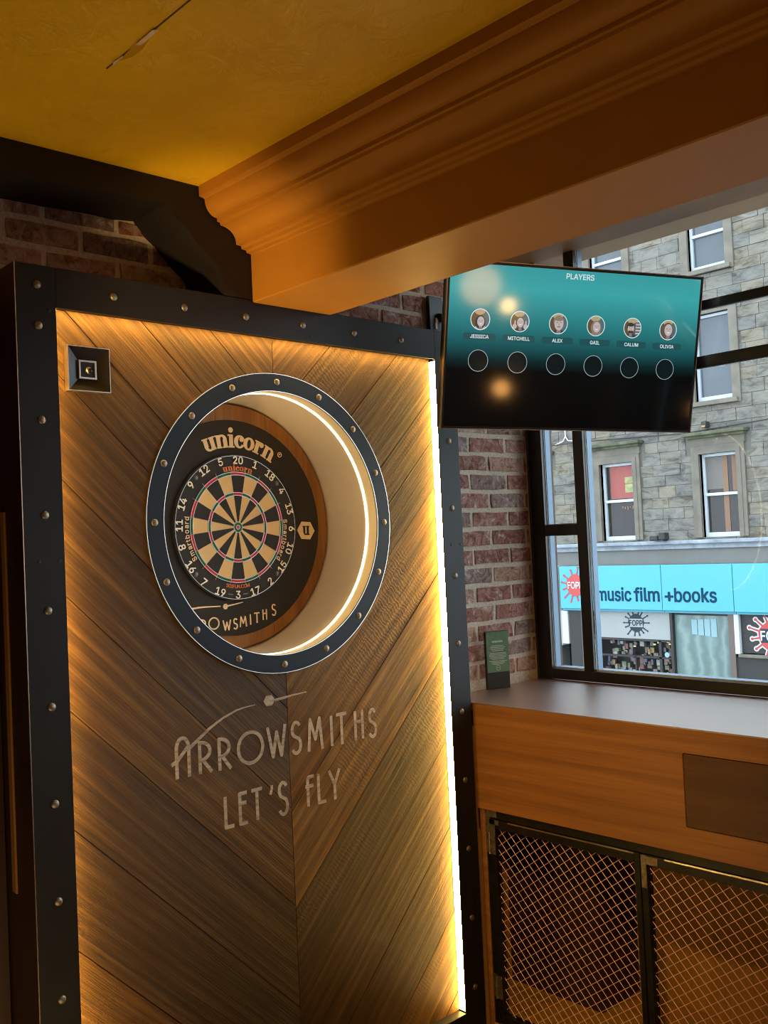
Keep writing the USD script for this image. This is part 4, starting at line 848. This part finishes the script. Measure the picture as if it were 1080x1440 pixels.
for a, b in ((10.74, 8.205), (8.195, 6.662), (6.652, 4.2)):
    obj('sign_panel', cat_([bev(XF - 0.14, XF - 0.02, b, a, 0.02, 0.945, 0.006), bx(XF - 0.06, XF + 0.04, b, a, -0.03, 0.02)]), 'sign_cyan', sg)
for wd, a, b in (('music', 9.762, 8.917), ('film', 8.849, 8.248), ('+', 8.131, 7.935), ('books', 7.915, 6.998)):
    m = text_shape_yz(text(wd, 0.27, 0.006, True)); bb_ = m.bounds
    m.apply_translation([0, -bb_[:, 1].mean(), 0]); sy = abs(a - b) / (bb_[1, 1] - bb_[0, 1])
    m.apply_scale([1, sy, 1]); m.apply_translation([XF - 0.143, (a + b) / 2, 0.205 + 0.135 + (0.0 if wd != '+' else -0.01)]); obj('sign_word', m, 'sign_ink', sg)
splat(10.316, 0.53, 0.235, XF - 0.142, sg, 'splat_red', ('splat_ink', 'white_paint'), None, 13, 3)
splat(8.95, -0.27, 0.185, XF + 0.038, bl, 'splat_ink', ('grey_blind', 'splat_ink'), None, 14, 5)
splat(6.00, -0.435, 0.29, XF + 0.056, rw, 'splat_red', ('splat_ink', 'white_paint'), 'white_paint', 13, 8)

fl = thing('flood_light', 'black twin floodlight on the ledge above the cyan sign', 'floodlight', loc=(XF - 0.2, 8.12, 1.43))
obj('housing', cat_([bev(XF - 0.34, XF - 0.14, 7.95, 8.10, 1.45, 1.60, 0.02), bev(XF - 0.34, XF - 0.14, 8.12, 8.30, 1.44, 1.54, 0.02)]), 'shop_dark', fl)
obj('bracket', cat_([bx(XF - 0.18, XF - 0.035, 8.05, 8.09, 1.431, 1.46), bx(XF - 0.22, XF - 0.16, 7.98, 8.28, 1.50, 1.52)]), 'shop_dark', fl)
fl = thing('security_light', 'tiny black security light above the hooded window', 'security light', loc=(XF, 7.05, 3.62))
obj('housing', bev(XF - 0.16, XF - 0.001, 7.02, 7.12, 3.62, 3.74, 0.01), 'shop_dark', fl)
obj('lens', bx(XF - 0.17, XF - 0.155, 7.035, 7.105, 3.625, 3.66), 'far_lamp', fl)
cbw = thing('facade_cable', 'thin dark cable running across the stone facade', 'cable', loc=(XF, 7, 3.5))
obj('cable', pathtube([(XF - 0.065, 10.9, 3.655), (XF - 0.065, 10.30, 3.655), (XF - 0.065, 9.9, 3.65), (XF - 0.03, 8.45, 3.60), (XF - 0.03, 7.60, 3.56), (XF - 0.03, 6.2, 3.62), (XF - 0.03, 4.5, 3.70)], 0.012, 5), 'shop_dark', cbw)
ppe = thing('drain_pipe', 'thin pale pipe forking down the stone facade', 'pipe', loc=(XF, 10.5, 3.7))
obj('pipe', cat_([pathtube([(XF - 0.03, 10.46, 8.5), (XF - 0.03, 10.46, 3.82), (XF - 0.03, 10.53, 3.72), (XF - 0.03, 10.75, 3.66)], 0.016, 6), pathtube([(XF - 0.03, 10.46, 3.82), (XF - 0.03, 10.39, 3.72), (XF - 0.03, 10.2, 3.70)], 0.016, 6)]), 'sash_white', ppe)
obj('street_ground', bx(1.6, 40, -30, 40, Z0 - 0.2, Z0), 'shop_pavement', kind='structure')
